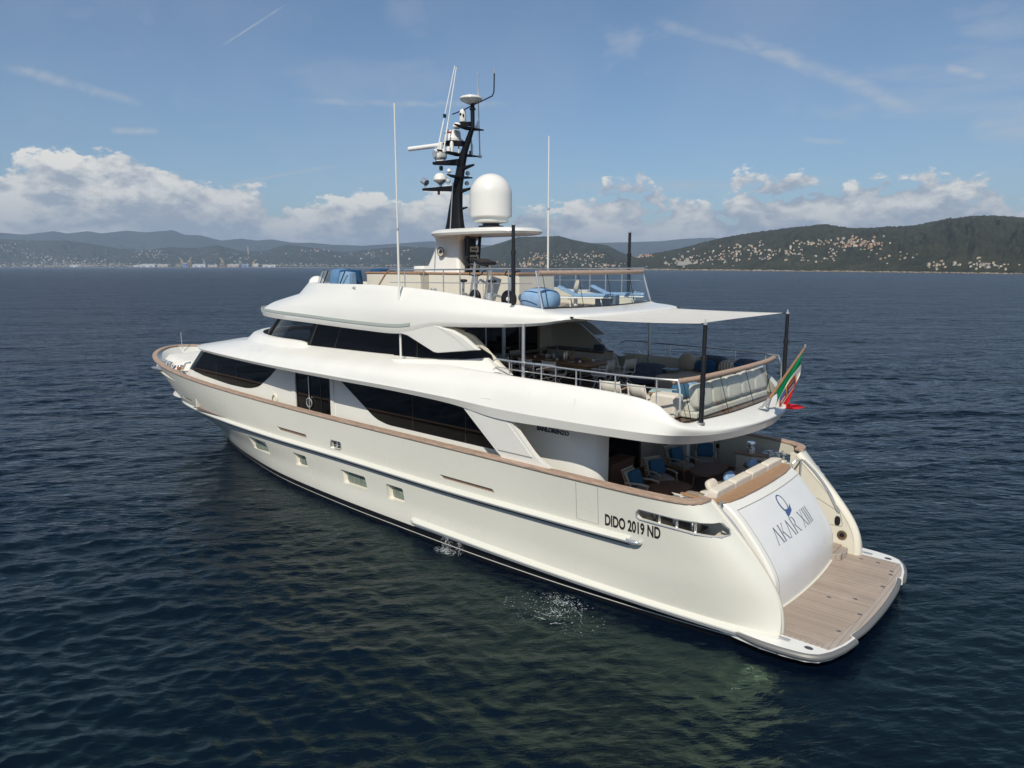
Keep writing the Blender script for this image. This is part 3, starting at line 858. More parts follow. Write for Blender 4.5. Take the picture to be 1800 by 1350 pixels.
Nn = grid_normals(HULL); Nn *= np.sign(Nn[:, :, 1:2].mean())
INN = HULL - Nn * .13
INN[:, :, 1] = np.clip(INN[:, :, 1], .003, None); INN[:, -1, 2] = HULL[:, -1, 2]; INN[0, :, 0] = HULL[0, :, 0]
shell = MB()
n_, m_ = HULL.shape[:2]
ring = np.concatenate([HULL, INN[:, ::-1]], 1)
shell.grid(ring, 0, flip=False, cv=True)
mm = ring.shape[1]
for i, fl in ((0, 0), (n_ - 1, 1)):
    for j in range(m_ - 1):
        f = (i * mm + j, i * mm + j + 1, i * mm + mm - 2 - j, i * mm + mm - 1 - j)
        shell.f.append(f if fl else f[::-1]); shell.m.append(0)
hull_h = shell.build('hull', 'hull', None, 180)


def para(x0, x1, z0, z1, lean=0., r=.08, n=6):
    """opening in the side: from x0 (aft) to x1 (forward), lean = how far the top is carried forward"""
    return rounded([(x0, z0), (x1, z0), (x1 + lean, z1), (x0 + lean, z1)], r, n)


PORTS = [(14.5, 15.4, .97, 1.50, .1), (16.55, 18.05, .99, 1.49, .14), (20.45, 21.4, 1.03, 1.54, .1), (23.64, 25.3, .98, 1.55, .12)]
OVALS = [(30.5, 1.08, .26, .17), (32.7, 1.1, .16, .11)]
SLOTS = [(20.31, 22.45, 2.31, 2.45, .1), (10.36, 12.66, 2.26, 2.38, .1), (31.3, 32.9, 2.22, 2.34, .1)]
CLEAT = (18.05, 18.7, 2.23, 2.53, 0.)
# mooring opening in the quarter, in hull x,z
FAIR = [(5.58, 2.82), (5.58, 2.69), (5.49, 2.63), (5.1, 2.61), (4.56, 2.585), (4.06, 2.545), (3.72, 2.53), (3.5, 2.53), (3.42, 2.55), (3.39, 2.58), (3.46, 2.67), (3.6, 2.80), (3.66, 2.83), (3.81, 2.835), (4.09, 2.84), (4.57, 2.855), (5.11, 2.885), (5.5, 2.90)]
cut = MB()
def cut_prism(poly, y0=2.6, y1=4.6): cut.prism([(x, y0, z) for x, z in poly], (0, y1 - y0, 0))
for a in PORTS: cut_prism(para(*a))
for x, z, rx, rz in OVALS:
    cut_prism([(x + rx * math.cos(t), z + rz * math.sin(t)) for t in np.linspace(0, 2 * math.pi, 20, endpoint=False)], 1.2)
for a in SLOTS: cut_prism(para(*a, r=.05), 2.4)
cut_prism(para(*CLEAT, r=.06), 3.2)
cut_prism(FAIR, 2.2)
cut_o = cut.build('cutter', 'hull', None, 0)
bo = hull_h.modifiers.new('openings', 'BOOLEAN'); bo.object = cut_o; bo.operation = 'DIFFERENCE'; bo.solver = 'EXACT'
dg = bpy.context.evaluated_depsgraph_get(); dg.update()
hm = bpy.data.meshes.new_from_object(hull_h.evaluated_get(dg))
hv = np.array([v.co[:] for v in hm.vertices]); hf = [tuple(p.vertices) for p in hm.polygons]
bpy.data.objects.remove(cut_o); bpy.data.objects.remove(hull_h)
both = MB(); both.add(hv, hf); both.add(hv * (1, -1, 1), [f[::-1] for f in hf])
# transom plate closing the stern below the wings
both.build('hull', 'hull', yacht, 38)


def mir(G): return np.asarray(G, float) * (1, -1, 1)


# ---- caprail: teak plank along the bulwark top, stern round to stern
def offset_curve(P, d):
    T = np.gradient(P, axis=0); T[:, 2] = 0; T /= np.linalg.norm(T, axis=1)[:, None] + 1e-9
    Nrm = np.stack([T[:, 1], -T[:, 0], 0 * T[:, 0]], 1)
    Nrm *= np.sign((Nrm[:, 1]).mean())
    return P + Nrm * d
capline = spline(CAPc[:-1] + [(40.8, 0, 4.06)], 200)
full_cap = np.vstack([capline, mir(capline[::-1])[1:]])
def swept(P, prof, caps=True, scale=None):
    """profile (offset outward in plan, up) swept along a plan curve; port side first"""
    T = np.gradient(P, axis=0); T[:, 2] = 0; T /= np.linalg.norm(T, axis=1)[:, None] + 1e-9
    Nrm = np.stack([-T[:, 1], T[:, 0], 0 * T[:, 0]], 1)
    k_ = np.ones(len(P)) if scale is None else scale(P[:, 0])
    G = np.stack([P + Nrm * a * k_[:, None] + V(0, 0, b) for a, b in prof], 1)
    mb = MB(); mb.grid(G, 0, cv=True, flip=True)
    if caps:
        k = len(prof); n = len(P)
        mb.f += [tuple(range(k)), tuple((n - 1) * k + i for i in range(k))[::-1]]; mb.m += [0, 0]
    return mb
sgn = 1.0
cp = swept(full_cap, [(.035, .0), (.045, .035), (.03, .075), (-.2, .085), (-.225, .05), (-.22, .0)])
cp.build('caprail', 'teakcap', yacht, 40)
# thin dark joint under the caprail
swept(full_cap, [(.012, -.03), (.014, .001), (-.1, .001), (-.1, -.03)]).build('caprail_joint', 'seam', yacht, 40)

# ---- rub rails
rl = spline([p for p in RUBc[:-1]] + [(37.1, 0, 1.83)], 320)
rl = rl[rl[:, 0] > 5.66]
rubfull = np.vstack([rl, mir(rl[::-1])[1:]])
taper = lambda x: np.interp(x, [22, 30, 34, 36], [1, .72, .4, .15])
rr = swept(rubfull, [(-.05, .10), (.05, .085), (.15, .03), (.17, -.01), (.15, -.05), (-.05, -.07)], scale=taper)
rail_o = rr.build('rub_rail', 'hull', yacht, 40)
swept(rubfull, [(.155, .012), (.185, .005), (.185, -.035), (.155, -.042)], scale=taper).build('rail_strip', 'dull', rail_o, 40)
swept(rubfull, [(-.03, -.07), (.14, -.052), (.13, -.1), (-.03, -.12)], scale=taper).build('rail_painted_shadow', 'boot', rail_o, 40)  # solid black strip, painting in the shadow line under the rail
for s in (1, -1):
    c = V(5.66, s * 3.93, 2.02)
    MB().cushion(c, (.5, .34, .13), None, 0, .6, .8).build('rail_end', 'chrome', rail_o, 60)
lowc = spline([(2.1, 3.3, .34), (2.9, 3.45, .36), (4.4, 3.65, .40), (6, 3.81, .44), (7.7, 3.93, .47), (9.7, 4.01, .50), (12, 4.05, .53), (13.9, 4.05, .54)], 90)
for s in (1, -1):
    L = lowc if s > 0 else mir(lowc)[::-1]
    lr = swept(L, [(-.08, .12), (.06, .1), (.17, .02), (.18, -.03), (.16, -.09), (-.08, -.12)]).build('lower_rub_rail', 'hull', yacht, 40)
    swept(L, [(.165, .0), (.2, -.005), (.2, -.07), (.16, -.08)]).build('rail_strip', 'dull', lr, 40)
    MB().cushion((13.9, s * 4.07, .54), (.5, .26, .2), None, 0, .7, .8).build('rail_end', 'hull', lr, 60)
# boot stripe along the waterline
b0, b1 = cr(LEV, np.full(1, 1.0))[0], cr(LEV, np.full(1, 1.16))[0]
for s in (1, -1):
    G = np.stack([cr(LEV, np.full(1, t))[0] + V(0, .008, 0) for t in (.8, 1.0, 1.14, 1.32)], 1)
    G[:, 2:, 2] = G[:, 2:, 2]
    MB().grid(G if s > 0 else mir(G), 0, flip=s < 0).build('boot_stripe', 'boot', yacht, 60)
    G2 = np.stack([cr(LEV, np.full(1, t))[0] + V(0, .012, 0) for t in (1.12, 1.145)], 1)
    MB().grid(G2 if s > 0 else mir(G2), 0, flip=s < 0).build('pin_stripe', 'white', yacht, 60)

# ---- side windows in their recesses
def tray(poly, y_out, depth, k=.9, shift=(0, 0)):
    """open tray set in a side opening: walls narrowing to a back plate"""
    P = np.array(poly); c = P.mean(0)
    Q = (P - c) * k + c + np.array(shift); n = len(P)
    yo = (lambda x, z: hull_y(x, z) - y_out)
    a = [(x, yo(x, z), z) for x, z in P]; b = [(x, yo(x, z) - depth, z) for x, z in Q]
    mb = MB(); mb.add(a + b, [(i, (i + 1) % n, n + (i + 1) % n, n + i) for i in range(n)] + [tuple(range(n, 2 * n))])
    return mb, Q
for s in (1, -1):
    for a in PORTS:
        P = para(*a, r=.09); y = hull_y((a[0] + a[1]) / 2, 1.2)
        big = (a[1] - a[0]) > 1.2
        mb, Q = tray(rounded([(a[0] - .01, a[2] - .01), (a[1] + .01, a[2] - .01), (a[1] + .01 + a[4], a[3] + .01), (a[0] - .01 + a[4], a[3] + .01)], .09, 6), .05, .15, .90)
        if s < 0: mb.v = [(x, -yy, z) for x, yy, z in mb.v]
        w = mb.build('hull_window', 'cream', yacht, 40)
        c = Q.mean(0); G = (Q - c) * (.90 if big else .80) + c
        g0 = MB(); g0.prism([(x, s * (y - .196), z) for x, z in (Q - c) * (.95 if big else .88) + c], (0, s * .012, 0)); g0.build('window_seal', 'black', w, 0)
        g1 = MB(); g1.prism([(x, s * (y - .184), z) for x, z in G], (0, s * .012, 0)); g1.build('pane', 'panegreen', w, 0)
        h = MB(); h.tube([(G[:, 0].min() + .2, s * (y - .16), c[1] - .02), (G[:, 0].min() + .32, s * (y - .16), c[1] + .05)], .012, 6); h.build('latch', 'chrome', w)
    for x, z, rx, rz in OVALS:
        y = hull_y(x, z)
        P = [(x + (rx + .01) * math.cos(t), z + (rz + .01) * math.sin(t)) for t in np.linspace(0, 2 * math.pi, 20, endpoint=False)]
        mb, Q = tray(P, .03, .12, .8)
        if s < 0: mb.v = [(a_, -b_, c_) for a_, b_, c_ in mb.v]
        mb.build('anchor_pocket' if rx < .15 else 'oval_porthole', 'cream', yacht, 40)
    for a in SLOTS:
        y = hull_y((a[0] + a[1]) / 2, 2.35)
        mb, Q = tray(para(a[0] - .02, a[1] + .02, a[2] - .02, a[3] + .02, a[4], .05), .02, .045, 1.0)
        if s < 0: mb.v = [(a_, -b_, c_) for a_, b_, c_ in mb.v]
        mb.build('scupper_slot', 'slotwood', yacht, 40)
    a = CLEAT; y = hull_y(18.4, 2.4)
    mb, Q = tray(para(a[0] - .02, a[1] + .02, a[2] - .02, a[3] + .02, 0, .06), .04, .2, 1.0)
    if s < 0: mb.v = [(a_, -b_, c_) for a_, b_, c_ in mb.v]
    cl = mb.build('cleat_pocket', 'taupe', yacht, 40)
    fr = para(*CLEAT, r=.06)
    MB().tube([(x, s * (y + .004), z) for x, z in fr], .018, 6, closed=True).build('frame', 'chrome', cl)
    k = MB()
    for x in (18.25, 18.5): k.cyl((x, s * (y - .14), 2.25), .035, .16, 10); k.cushion((x, s * (y - .14), 2.42), (.14, .09, .05), None, 0, .7, .8, 10, 6)
    k.tube([(18.12, s * (y - .14), 2.33), (18.62, s * (y - .14), 2.33)], .02, 6)
    k.build('cleat', 'chrome', cl)
    # mooring opening trim with its uprights
    fo = MB().tube([(x, s * (hull_y(x, z) + .004), z) for x, z in FAIR], .02, 6, closed=True).build('mooring_port', 'chrome', yacht)
    for x, z0, z1 in ((5.0, 2.61, 2.88), (4.55, 2.585, 2.855), (4.1, 2.545, 2.84)):
        yy = hull_y(x, 2.6) - .09
        MB().tube([(x, s * yy, z0 - .02), (x, s * yy, z1 + .03)], .032, 8).build('upright', 'chrome', fo)
    # hawse lips behind the opening
    MB().box((4.85, s * 3.2, 2.50), (1.5, .9, .05)).build('mooring_shelf', 'boot', yacht, 0, bevel=.01)
    for x in (5.35, 4.8, 4.3):
        MB().lathe([(.05, 2.5), (.05, 2.7), (.10, 2.73), (.10, 2.77), (.002, 2.79)], (x, s * 3.45, 0), 14).build('bollard', 'chrome', yacht)


# ---- decks inside the hull
def strip_deck(P, z, inset, name, m, x0=-1e9, x1=1e9, parent=None, thick=.04):
    Q = P[(P[:, 0] >= x0) & (P[:, 0] <= x1)]
    a = np.stack([Q[:, 0], np.maximum(Q[:, 1] - inset, .002), np.full(len(Q), z) if np.isscalar(z) else z(Q[:, 0])], 1)
    G = np.stack([a, mir(a)], 1)
    return MB().grid(G, 0, flip=False).build(name, m, parent or yacht, 40)
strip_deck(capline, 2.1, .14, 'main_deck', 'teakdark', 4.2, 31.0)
strip_deck(capline, lambda x: 3.05 + .0 * x + np.clip((x - 31) / 9, 0, 1) * .35, .14, 'foredeck', 'cream', 30.0, 41)
MB().box((30.5, 0, 2.6), (.1, 7.3, .95)).build('foredeck_step', 'cream', yacht, 0)

# ---- swim platform
PLAT = [(3.6, 3.52), (2.9, 3.63), (2.36, 3.69), (1.85, 3.66), (1.4, 3.57), (1.16, 3.42), (.98, 3.1), (.83, 2.6), (.76, 2.15)]
PLAT2 = [(.86, 2.08), (.77, 1.42), (.73, .6), (.72, 0)]
half = PLAT + PLAT2
outl = half + [(x, -y) for x, y in half[::-1][1:]]
pl = MB(); pl.prism([(x, y, .2) for x, y in outl], (0, 0, .21)); plat = pl.build('swim_platform', 'white', yacht, 40)
edge = spline([(x, y, .33) for x, y in PLAT], 40)
for s in (1, -1):
    MB().tube(edge if s > 0 else mir(edge), np.interp(np.arange(len(edge)), [0, 12], [.012, .08]), 10).build('edge_strip', 'edge', plat)
mid = spline([(x, y, .33) for x, y in PLAT2] + [(x, -y, .33) for x, y in PLAT2[::-1][1:]], 40)
MB().tube(mid, .088, 10).build('edge_strip', 'edge', plat)
tk = [(2.7, 3.12), (2.25, 3.12), (1.05, 3.1), (.9, 2.66), (.82, 2.18), (.90, 2.08), (.79, 1.42), (.75, .6), (.74, 0)]
tko = tk + [(x, -y) for x, y in tk[::-1][1:]]
inn = [(2.7, 3.05), (2.25, 3.05), (1.22, 3.0), (1.1, 2.58), (1.04, 2.12), (1.06, 2.0), (.99, 1.4), (.95, .6), (.94, 0)]
ino = inn + [(x, -y) for x, y in inn[::-1][1:]]
MB().prism([(x, y, .408) for x, y in tko], (0, 0, .014)).build('teak_margin', 'teakborder', plat, 0)
MB().prism([(x, y, .414) for x, y in ino], (0, 0, .016)).build('teak_planking', 'teakdeck', plat, 0)
for x, y in ((1.55, -2.75), (1.1, -2.35), (1.06, -2.1), (1.02, -1.15), (1.02, .9), (1.15, 2.1), (1.35, .1), (1.9, .45), (2.0, -2.72)):
    MB().cushion((x, y, .43), (.12, .075, .02), None, 0, .8, .9, 12, 4).build('deck_fitting', 'fitting', plat, 50)
for s in (1, -1):
    MB().cushion((1.42, s * 3.3, .415), (.2, .14, .03), None, 0, .8, .9, 14, 4).build('deck_fitting', 'fitting', plat, 50)
    for dy in (3.25, 3.33): MB().box((2.0, s * dy, .42), (.3, .035, .03)).build('deck_fitting', 'dull', plat, 0)
b = MB(); b.tube([(2.3, 3.6, .28), (2.1, 3.66, .28), (1.95, 3.66, .26)], .05, 6); b.build('exhaust_lip', 'boot', plat)

# ---- stern wings: close the hull ends above the platform
WING = [(4.03, 3.27), (3.92, 3.3), (3.46, 2.97), (3.2, 2.74), (2.86, 2.37), (2.55, 1.96), (2.31, 1.54), (2.22, 1.18), (2.2, .72), (2.18, .38)]
w2 = HULL[0][HULL[0][:, 2] > .36] * (1, 0, 1)
w2 = spline(w2, 40)[::-1]
for s in (1, -1):
    mb = MB()
    # rounded edge band between outer skin (y 3.13) and inner cheek (y 2.88)
    prof = [(0.07, 3.10), (.02, 3.10), (-.012, 3.06), (-.015, 2.97), (.05, 2.9), (.14, 2.88)]
    T = np.gradient(w2, axis=0); T /= np.linalg.norm(T, axis=1)[:, None]
    Nw = np.stack([-T[:, 2] * -1, 0 * T[:, 0], T[:, 0] * -1], 1)   # pointing forward/inside
    Nw *= np.sign(Nw[:, 0].mean())
    G = np.stack([w2 + Nw * a + V(0, y, 0) for a, y in prof], 1)
    mb.grid(G if s > 0 else mir(G), 0, flip=s < 0)
    w = mb.build('stern_wing', 'cream', yacht, 50)
    ck = MB(); pts = [(p[0], s * 2.9, p[2]) for p in (w2 + Nw * .1)]
    ck.prism(pts + [(5.2, s * 2.9, .38), (5.2, s * 2.9, 2.2), (4.3, s * 2.9, 2.2), (4.3, s * 2.9, 3.2)], (0, s * .1, 0)); ck.build('cheek', 'cream', w, 0)
    gr = [(3.88, 3.03), (3.5, 2.7), (3.1, 2.22), (2.75, 1.62)]
    gg = spline([(x, s * 2.893, z) for x, z in gr], 24)
    MB().tube(gg, .035, 6).build('grab_recess', 'dull', w)
    hs = spline([(x + .05, s * 2.87, z + .035) for x, z in gr], 24); MB().tube(hs, .014, 6).build('handrail', 'chrome', w)
    hp = rounded([(3.45, 1.2), (2.62, 1.2), (2.72, 1.62), (3.45, 1.95)], .09)
    MB().tube([(x, s * 2.897, z) for x, z in hp], .009, 5, closed=True).build('locker_line', 'seam', w)
    MB().cushion((2.78, s * 2.885, 1.36), (.17, .03, .3), None, 0, .8, .8, 14, 6).build('shore_socket', 'boot', w)
    k = MB(); k.lathe([(.07, 0), (.14, .0), (.14, .03), (.07, .03)], (2.62, s * 2.9, .95), 18, rot=rotx(R(90 * s))); k.build('water_fitting', 'goldmetal', w)
    MB().cyl((2.62, s * 2.91, .95), .075, .02, 14, rot=rotx(R(90 * s))).build('fitting_hole', 'boot', w)
    # steps from the platform to the aft deck, between the cheek and the transom
    for i in range(7):
        x0 = 2.62 + i * .30; z = .41 + .245 * (i + 1)
        sb = MB(); sb.box((x0 + .55, s * 2.46, z - .13), (1.1, .84, .245)); st_ = sb.build('step', 'cream', yacht, 0)
        MB().box((x0 + .2, s * 2.46, z + .004), (.46, .8, .03)).build('tread', 'teakdeck', st_, 0, bevel=.01)
# curved bottom step on the starboard side
cs_ = MB(); cs_.prism([(2.66, -2.85, .42), (2.42, -2.85, .42), (2.36, -2.5, .42), (2.42, -2.15, .42), (2.66, -2.0, .42)], (0, 0, .2)); c_ = cs_.build('curved_step', 'teakborder', yacht, 0, bevel=.02)
MB().cushion((2.4, -2.45, .53), (.06, .16, .09), None, 0, .8, .8, 12, 6).build('step_light', 'chrome', c_)

# ---- transom with its name
# profile x,z from the coaming down to the platform; bowed aft on the centreline, tumbling in at the sides
TP = [(4.03, 2.93), (3.76, 2.74), (3.42, 2.37), (3.1, 1.97), (2.84, 1.58), (2.68, 1.24), (2.64, .93), (2.64, .6), (2.66, .41)]
def transom(u, v):
    """u -1..1 across (port positive), v 0 top..1 foot"""
    p = cr(np.array(TP), np.array([v * (len(TP) - 1)]))[0]
    yw = 2.24 - .14 * v
    bow = .12 * (1 - u * u)
    return V(p[0] - bow, u * yw, p[1])
us, vs_ = np.linspace(-1, 1, 33), np.linspace(0, 1, 33)
G = np.array([[transom(u, v) for v in vs_] for u in us])
tb_ = MB(); tb_.grid(G, 0)
for s, row in ((-1, G[0]), (1, G[-1])):
    rd = [row + V(.03, s * .045, 0), row + V(.1, s * .065, 0), row + V(1.5, s * .065, 0)]
    tb_.grid(np.stack([row] + rd, 0), 0, flip=s > 0)
tr = tb_.build('transom', 'white', yacht, 60)
def tr_off(u, v, d):
    p = transom(u, v); e = 1e-3
    n = np.cross(transom(u + e, v) - p, transom(u, min(v + e, 1)) - transom(u, min(v + e, 1) - e)); n /= np.linalg.norm(n)
    if n[0] > 0: n = -n
    return p + n * d
pu, pv = np.linspace(-.955, .93, 24), np.linspace(.115, .975, 24)
MB().grid([[tr_off(u, v, .006) for v in pv] for u in pu], 0).build('garage_door', 'panel', tr, 60)
ln = [tr_off(u, .112, .008) for u in np.linspace(.935, -.96, 30)]
MB().tube(ln, .014, 5).build('door_gap', 'seam', tr)
for u in (.935, -.96): MB().tube([tr_off(u, v, .004) for v in np.linspace(.112, .98, 24)], .006, 5).build('door_gap', 'seam', tr)
MB().tube([tr_off(u, .985, .03) for u in np.linspace(-.98, .98, 24)], .035, 6).build('foot_moulding', 'cream', tr)

# lettering placed on the curved transom: (s, t) metres, s to the right as seen from astern, t up
def on_transom(s, t, d=.011):
    # from astern (looking forward, +x), right hand is starboard: -y
    v0 = .475
    v = v0 - t / 3.0
    y = -s
    yw = 2.24 - .14 * v
    return tr_off(y / yw, v, d)
def strokes(polys, ox, oy, sc, name, m, parent):
    mb = MB()
    for P in polys:
        P = np.array(P, float)
        # quads are cut along their length so they follow the surface
        for k in np.linspace(0, 1, 9)[:-1]:
            q = [P[0] + (P[3] - P[0]) * k, P[1] + (P[2] - P[1]) * k, P[1] + (P[2] - P[1]) * (k + .125), P[0] + (P[3] - P[0]) * (k + .125)]
            a = [on_transom(ox + x * sc[0], oy + y * sc[1]) for x, y in q]
            mb.add(a, [(0, 1, 2, 3)])
    return mb.build(name, m, parent, 0)
def st(x0, y0, x1, y1, w): return [(x0, y0), (x0 + w, y0), (x1 + w, y1), (x1, y1)]
def A_(o): return [st(o, 0, o + .33, 1, .05), st(o + .58, 0, o + .30, 1, .088), st(o - .04, 0, o - .04, .025, .16), st(o + .5, 0, o + .5, .025, .26)]
def K_(o): return [st(o, 0, o, 1, .088), st(o + .12, .45, o + .46, 1, .05), st(o + .5, 0, o + .16, .55, .088), st(o - .04, 0, o - .04, .025, .19), st(o - .04, .975, o - .04, 1, .19), st(o + .44, 0, o + .44, .025, .24), st(o + .38, .975, o + .38, 1, .18)]
def R_(o):
    L = [st(o, 0, o, 1, .088), st(o + .52, 0, o + .2, .5, .088), st(o - .04, 0, o - .04, .025, .19), st(o + .46, 0, o + .46, .025, .24)]
    a = np.linspace(-math.pi / 2, math.pi / 2, 11)
    for p, q in zip(a[:-1], a[1:]):
        L.append([(o + .2 + .17 * math.cos(p), .74 + .235 * math.sin(p)), (o + .2 + .27 * math.cos(p), .74 + .26 * math.sin(p)), (o + .2 + .27 * math.cos(q), .74 + .26 * math.sin(q)), (o + .2 + .17 * math.cos(q), .74 + .235 * math.sin(q))])
    L += [st(o + .1, .975, o + .1, 1, .12), st(o + .1, .48, o + .1, .505, .12)]
    return L
def X_(o): return [st(o + .48, 0, o, 1, .088), st(o + .02, 0, o + .5, 1, .045), st(o - .04, 0, o - .04, .025, .18), st(o + .42, 0, o + .42, .025, .24), st(o - .05, .975, o - .05, 1, .24), st(o + .42, .975, o + .42, 1, .18)]
def I_(o): return [st(o, 0, o, 1, .088), st(o - .04, 0, o - .04, .025, .19), st(o - .04, .975, o - .04, 1, .19)]
name_strokes = A_(0) + K_(.82) + A_(1.5) + R_(2.32)
numeral_strokes = X_(3.5) + I_(4.22) + I_(4.5) + I_(4.78)
strokes(name_strokes, -1.36, .175, (.50, .335), 'name_lettering', 'slateletter', tr)
strokes(numeral_strokes, -1.36, .175, (.50, .335), 'numeral_lettering', 'slateletter', tr)
# emblem: a tilted ring with a solid tail
ring_p = []
a = np.linspace(0, 2 * math.pi, 33)
for p, q in zip(a[:-1], a[1:]):
    w = lambda t: .045 + .03 * (0.5 - .5 * math.cos(t - .6))
    ring_p.append([(.23 * math.cos(p), .33 * math.sin(p)), ((.23 - w(p)) * math.cos(p), (.33 - w(p)) * math.sin(p)), ((.23 - w(q)) * math.cos(q), (.33 - w(q)) * math.sin(q)), (.23 * math.cos(q), .33 * math.sin(q))])
strokes(ring_p, .0, .80, (.92, .60), 'emblem_ring', 'navyletter', tr)
tail = [[(-.16, -.22), (.1, -.25), (.02, -.4), (-.2, -.38)], [(.02, -.4), (.1, -.25), (.3, -.12), (.2, -.36)], [(-.2, -.38), (.2, -.36), (.02, -.43), (-.2, -.50)]]
strokes(tail, .04, .80, (1.0, .56), 'emblem_tail', 'navyletter', tr)

# coaming top: teak shelf behind the stern sofa
shelf = [(4.42, 2.32), (4.1, 2.34), (3.98, 2.1), (3.9, 1.5), (3.86, .6), (3.85, 0)]
so = shelf + [(x, -y) for x, y in shelf[::-1][1:]]
MB().prism([(x, y, 2.93) for x, y in so], (0, 0, .05)).build('stern_shelf', 'teak', yacht, 0, bevel=.012)
MB().box((4.6, 0, 2.5), (.5, 4.6, .86)).build('sofa_plinth', 'white', yacht, 0)
for s in (1, -1):
    a = MB(); a.prism([(5.3, s * 2.18, 2.9), (4.35, s * 2.14, 2.9), (4.3, s * 2.36, 2.9), (5.28, s * 2.3, 2.9)], (0, 0, .06)); a.build('sofa_arm_top', 'teak', yacht, 0, bevel=.012)
    MB().box((4.85, s * 2.22, 2.5), (.9, .1, .8)).build('sofa_side', 'white', yacht, 0, bevel=.01)
    g_ = MB(); g_.tube([(4.05, s * 2.4, 2.4), (4.05, s * 2.4, 3.0), (4.0, s * 2.46, 3.06), (3.95, s * 2.84, 3.06), (3.95, s * 2.86, 2.4)], .03, 8); g_.build('gate_rail', 'chrome', yacht)
# mooring bollards and winch on the starboard and port quarters
for s in (1, -1):
    q = MB(); q.prism([(6.0, s * 2.75, 2.1), (4.9, s * 2.75, 2.1), (4.5, s * 2.95, 2.1), (4.45, s * 3.1, 2.1), (6.0, s * 3.15, 2.1)], (0, 0, .78)); lk = q.build('quarter_locker', 'cream', yacht, 0, bevel=.03)
    MB().prism([(6.05, s * 2.72, 2.9), (5.4, s * 2.74, 2.9), (5.0, s * 2.95, 2.9), (5.0, s * 3.14, 2.9), (6.05, s * 3.18, 2.9)], (0, 0, .05)).build('locker_top', 'teak', lk, 0, bevel=.01)
    if s < 0: MB().lathe([(.14, 2.95), (.13, 3.1), (.09, 3.14), (.1, 3.24), (.14, 3.26), (.13, 3.3), (.001, 3.3)], (5.6, s * 2.98, 0), 18).build('capstan', 'chrome', lk)
    for x, y in ((4.75, 2.98), (4.55, 3.02), (5.0, 3.04)):
        MB().lathe([(.045, 2.86), (.045, 3.05), (.1, 3.07), (.1, 3.11), (.001, 3.12)], (x, s * y, 0), 12).build('bollard', 'chrome', lk)

# ---- registration on the quarter
def on_hull(vs, fs, x0, z0, name, m, s=1, lean=0.):
    P = []
    for x, y, z in vs:
        xx = x0 - x if s > 0 else x0 + x
        P.append((xx, s * (hull_y(xx, z0 + y) + .006 + z), z0 + y))
    mb = MB(); mb.add(P, fs); return mb.build(name, m, yacht, 0)
vs, fs = text_mesh('DIDO 2019 ND', .42, .003, .012, .60)
wd = vs[:, 0].max(); vs[:, 0] *= 1.60 / wd
hvec = []
on_hull(vs, fs, 6.52, 2.245, 'registration_lettering', 'blackletter')
# boarding door outline on the bulwark
for x in (7.41, 6.72): MB().tube([(x, hull_y(x, z) + .002, z) for z in np.linspace(2.2, 3.22, 12)], .009, 5).build('door_line', 'seam', yacht)
MB().tube([(x, hull_y(x, 2.2) + .002, 2.2) for x in np.linspace(6.72, 7.41, 6)], .006, 5).build('door_line', 'seam', yacht)

# ---- main deckhouse: side walls at y 3.0, raked curved front
def house_ring(z):
    xc = 32.45 - (z - 3.76) * 1.42
    return [(8.9, 3.0), (12, 3.0), (18, 3.0), (24, 3.0), (29, 3.0), (xc - 1.3, 3.0), (xc - .65, 2.985), (xc, 2.9), (xc + .7, 2.6), (xc + 1.3, 2.0), (xc + 1.7, 1.1), (xc + 1.85, 0)]
zs = [2.1, 2.7, 3.2, 3.76, 4.3, 4.95]
G = np.array([[(*p, z) for p in (lambda c: list(c) + [(x, -y) for x, y in c[::-1][1:]])(spline(house_ring(z), 60))] for z in zs])
dh = MB().grid(G, 0, flip=False).build('main_deckhouse', 'white', yacht, 40)
# rounded after end of the deckhouse wall
ca = [(9.0, 3.0), (8.5, 3.0), (8.1, 2.96), (7.8, 2.86), (7.6, 2.72), (7.52, 2.5), (7.52, 2.35), (7.72, 2.35), (9.0, 2.7)]
cs = spline(ca[:6], 24)
for s in (1, -1):
    P = [(x, s * y, 2.1) for x, y in cs[:, :2] if True] if False else [(p[0], s * p[1], 2.1) for p in np.c_[cs, np.zeros(len(cs))]]
    P += [(x, s * y, 2.1) for x, y in ca[6:]]
    MB().prism(P, (0, 0, 2.75)).build('aft_wall', 'white', yacht, 35)
# after bulkhead with dark glass doors
MB().box((8.95, 0, 3.5), (.1, 5.4, 2.8)).build('saloon_bulkhead', 'cream', yacht, 0)
dr = MB().box((8.88, .2, 3.3), (.05, 3.4, 2.3)).build('saloon_door', 'glass', yacht, 0)
MB().box((8.86, 1.95, 3.3), (.05, .09, 2.3)).box((8.86, -1.55, 3.3), (.05, .09, 2.3)).box((8.86, .2, 4.42), (.05, 3.5, .08)).build('door_frame', 'wood', dr, 0)
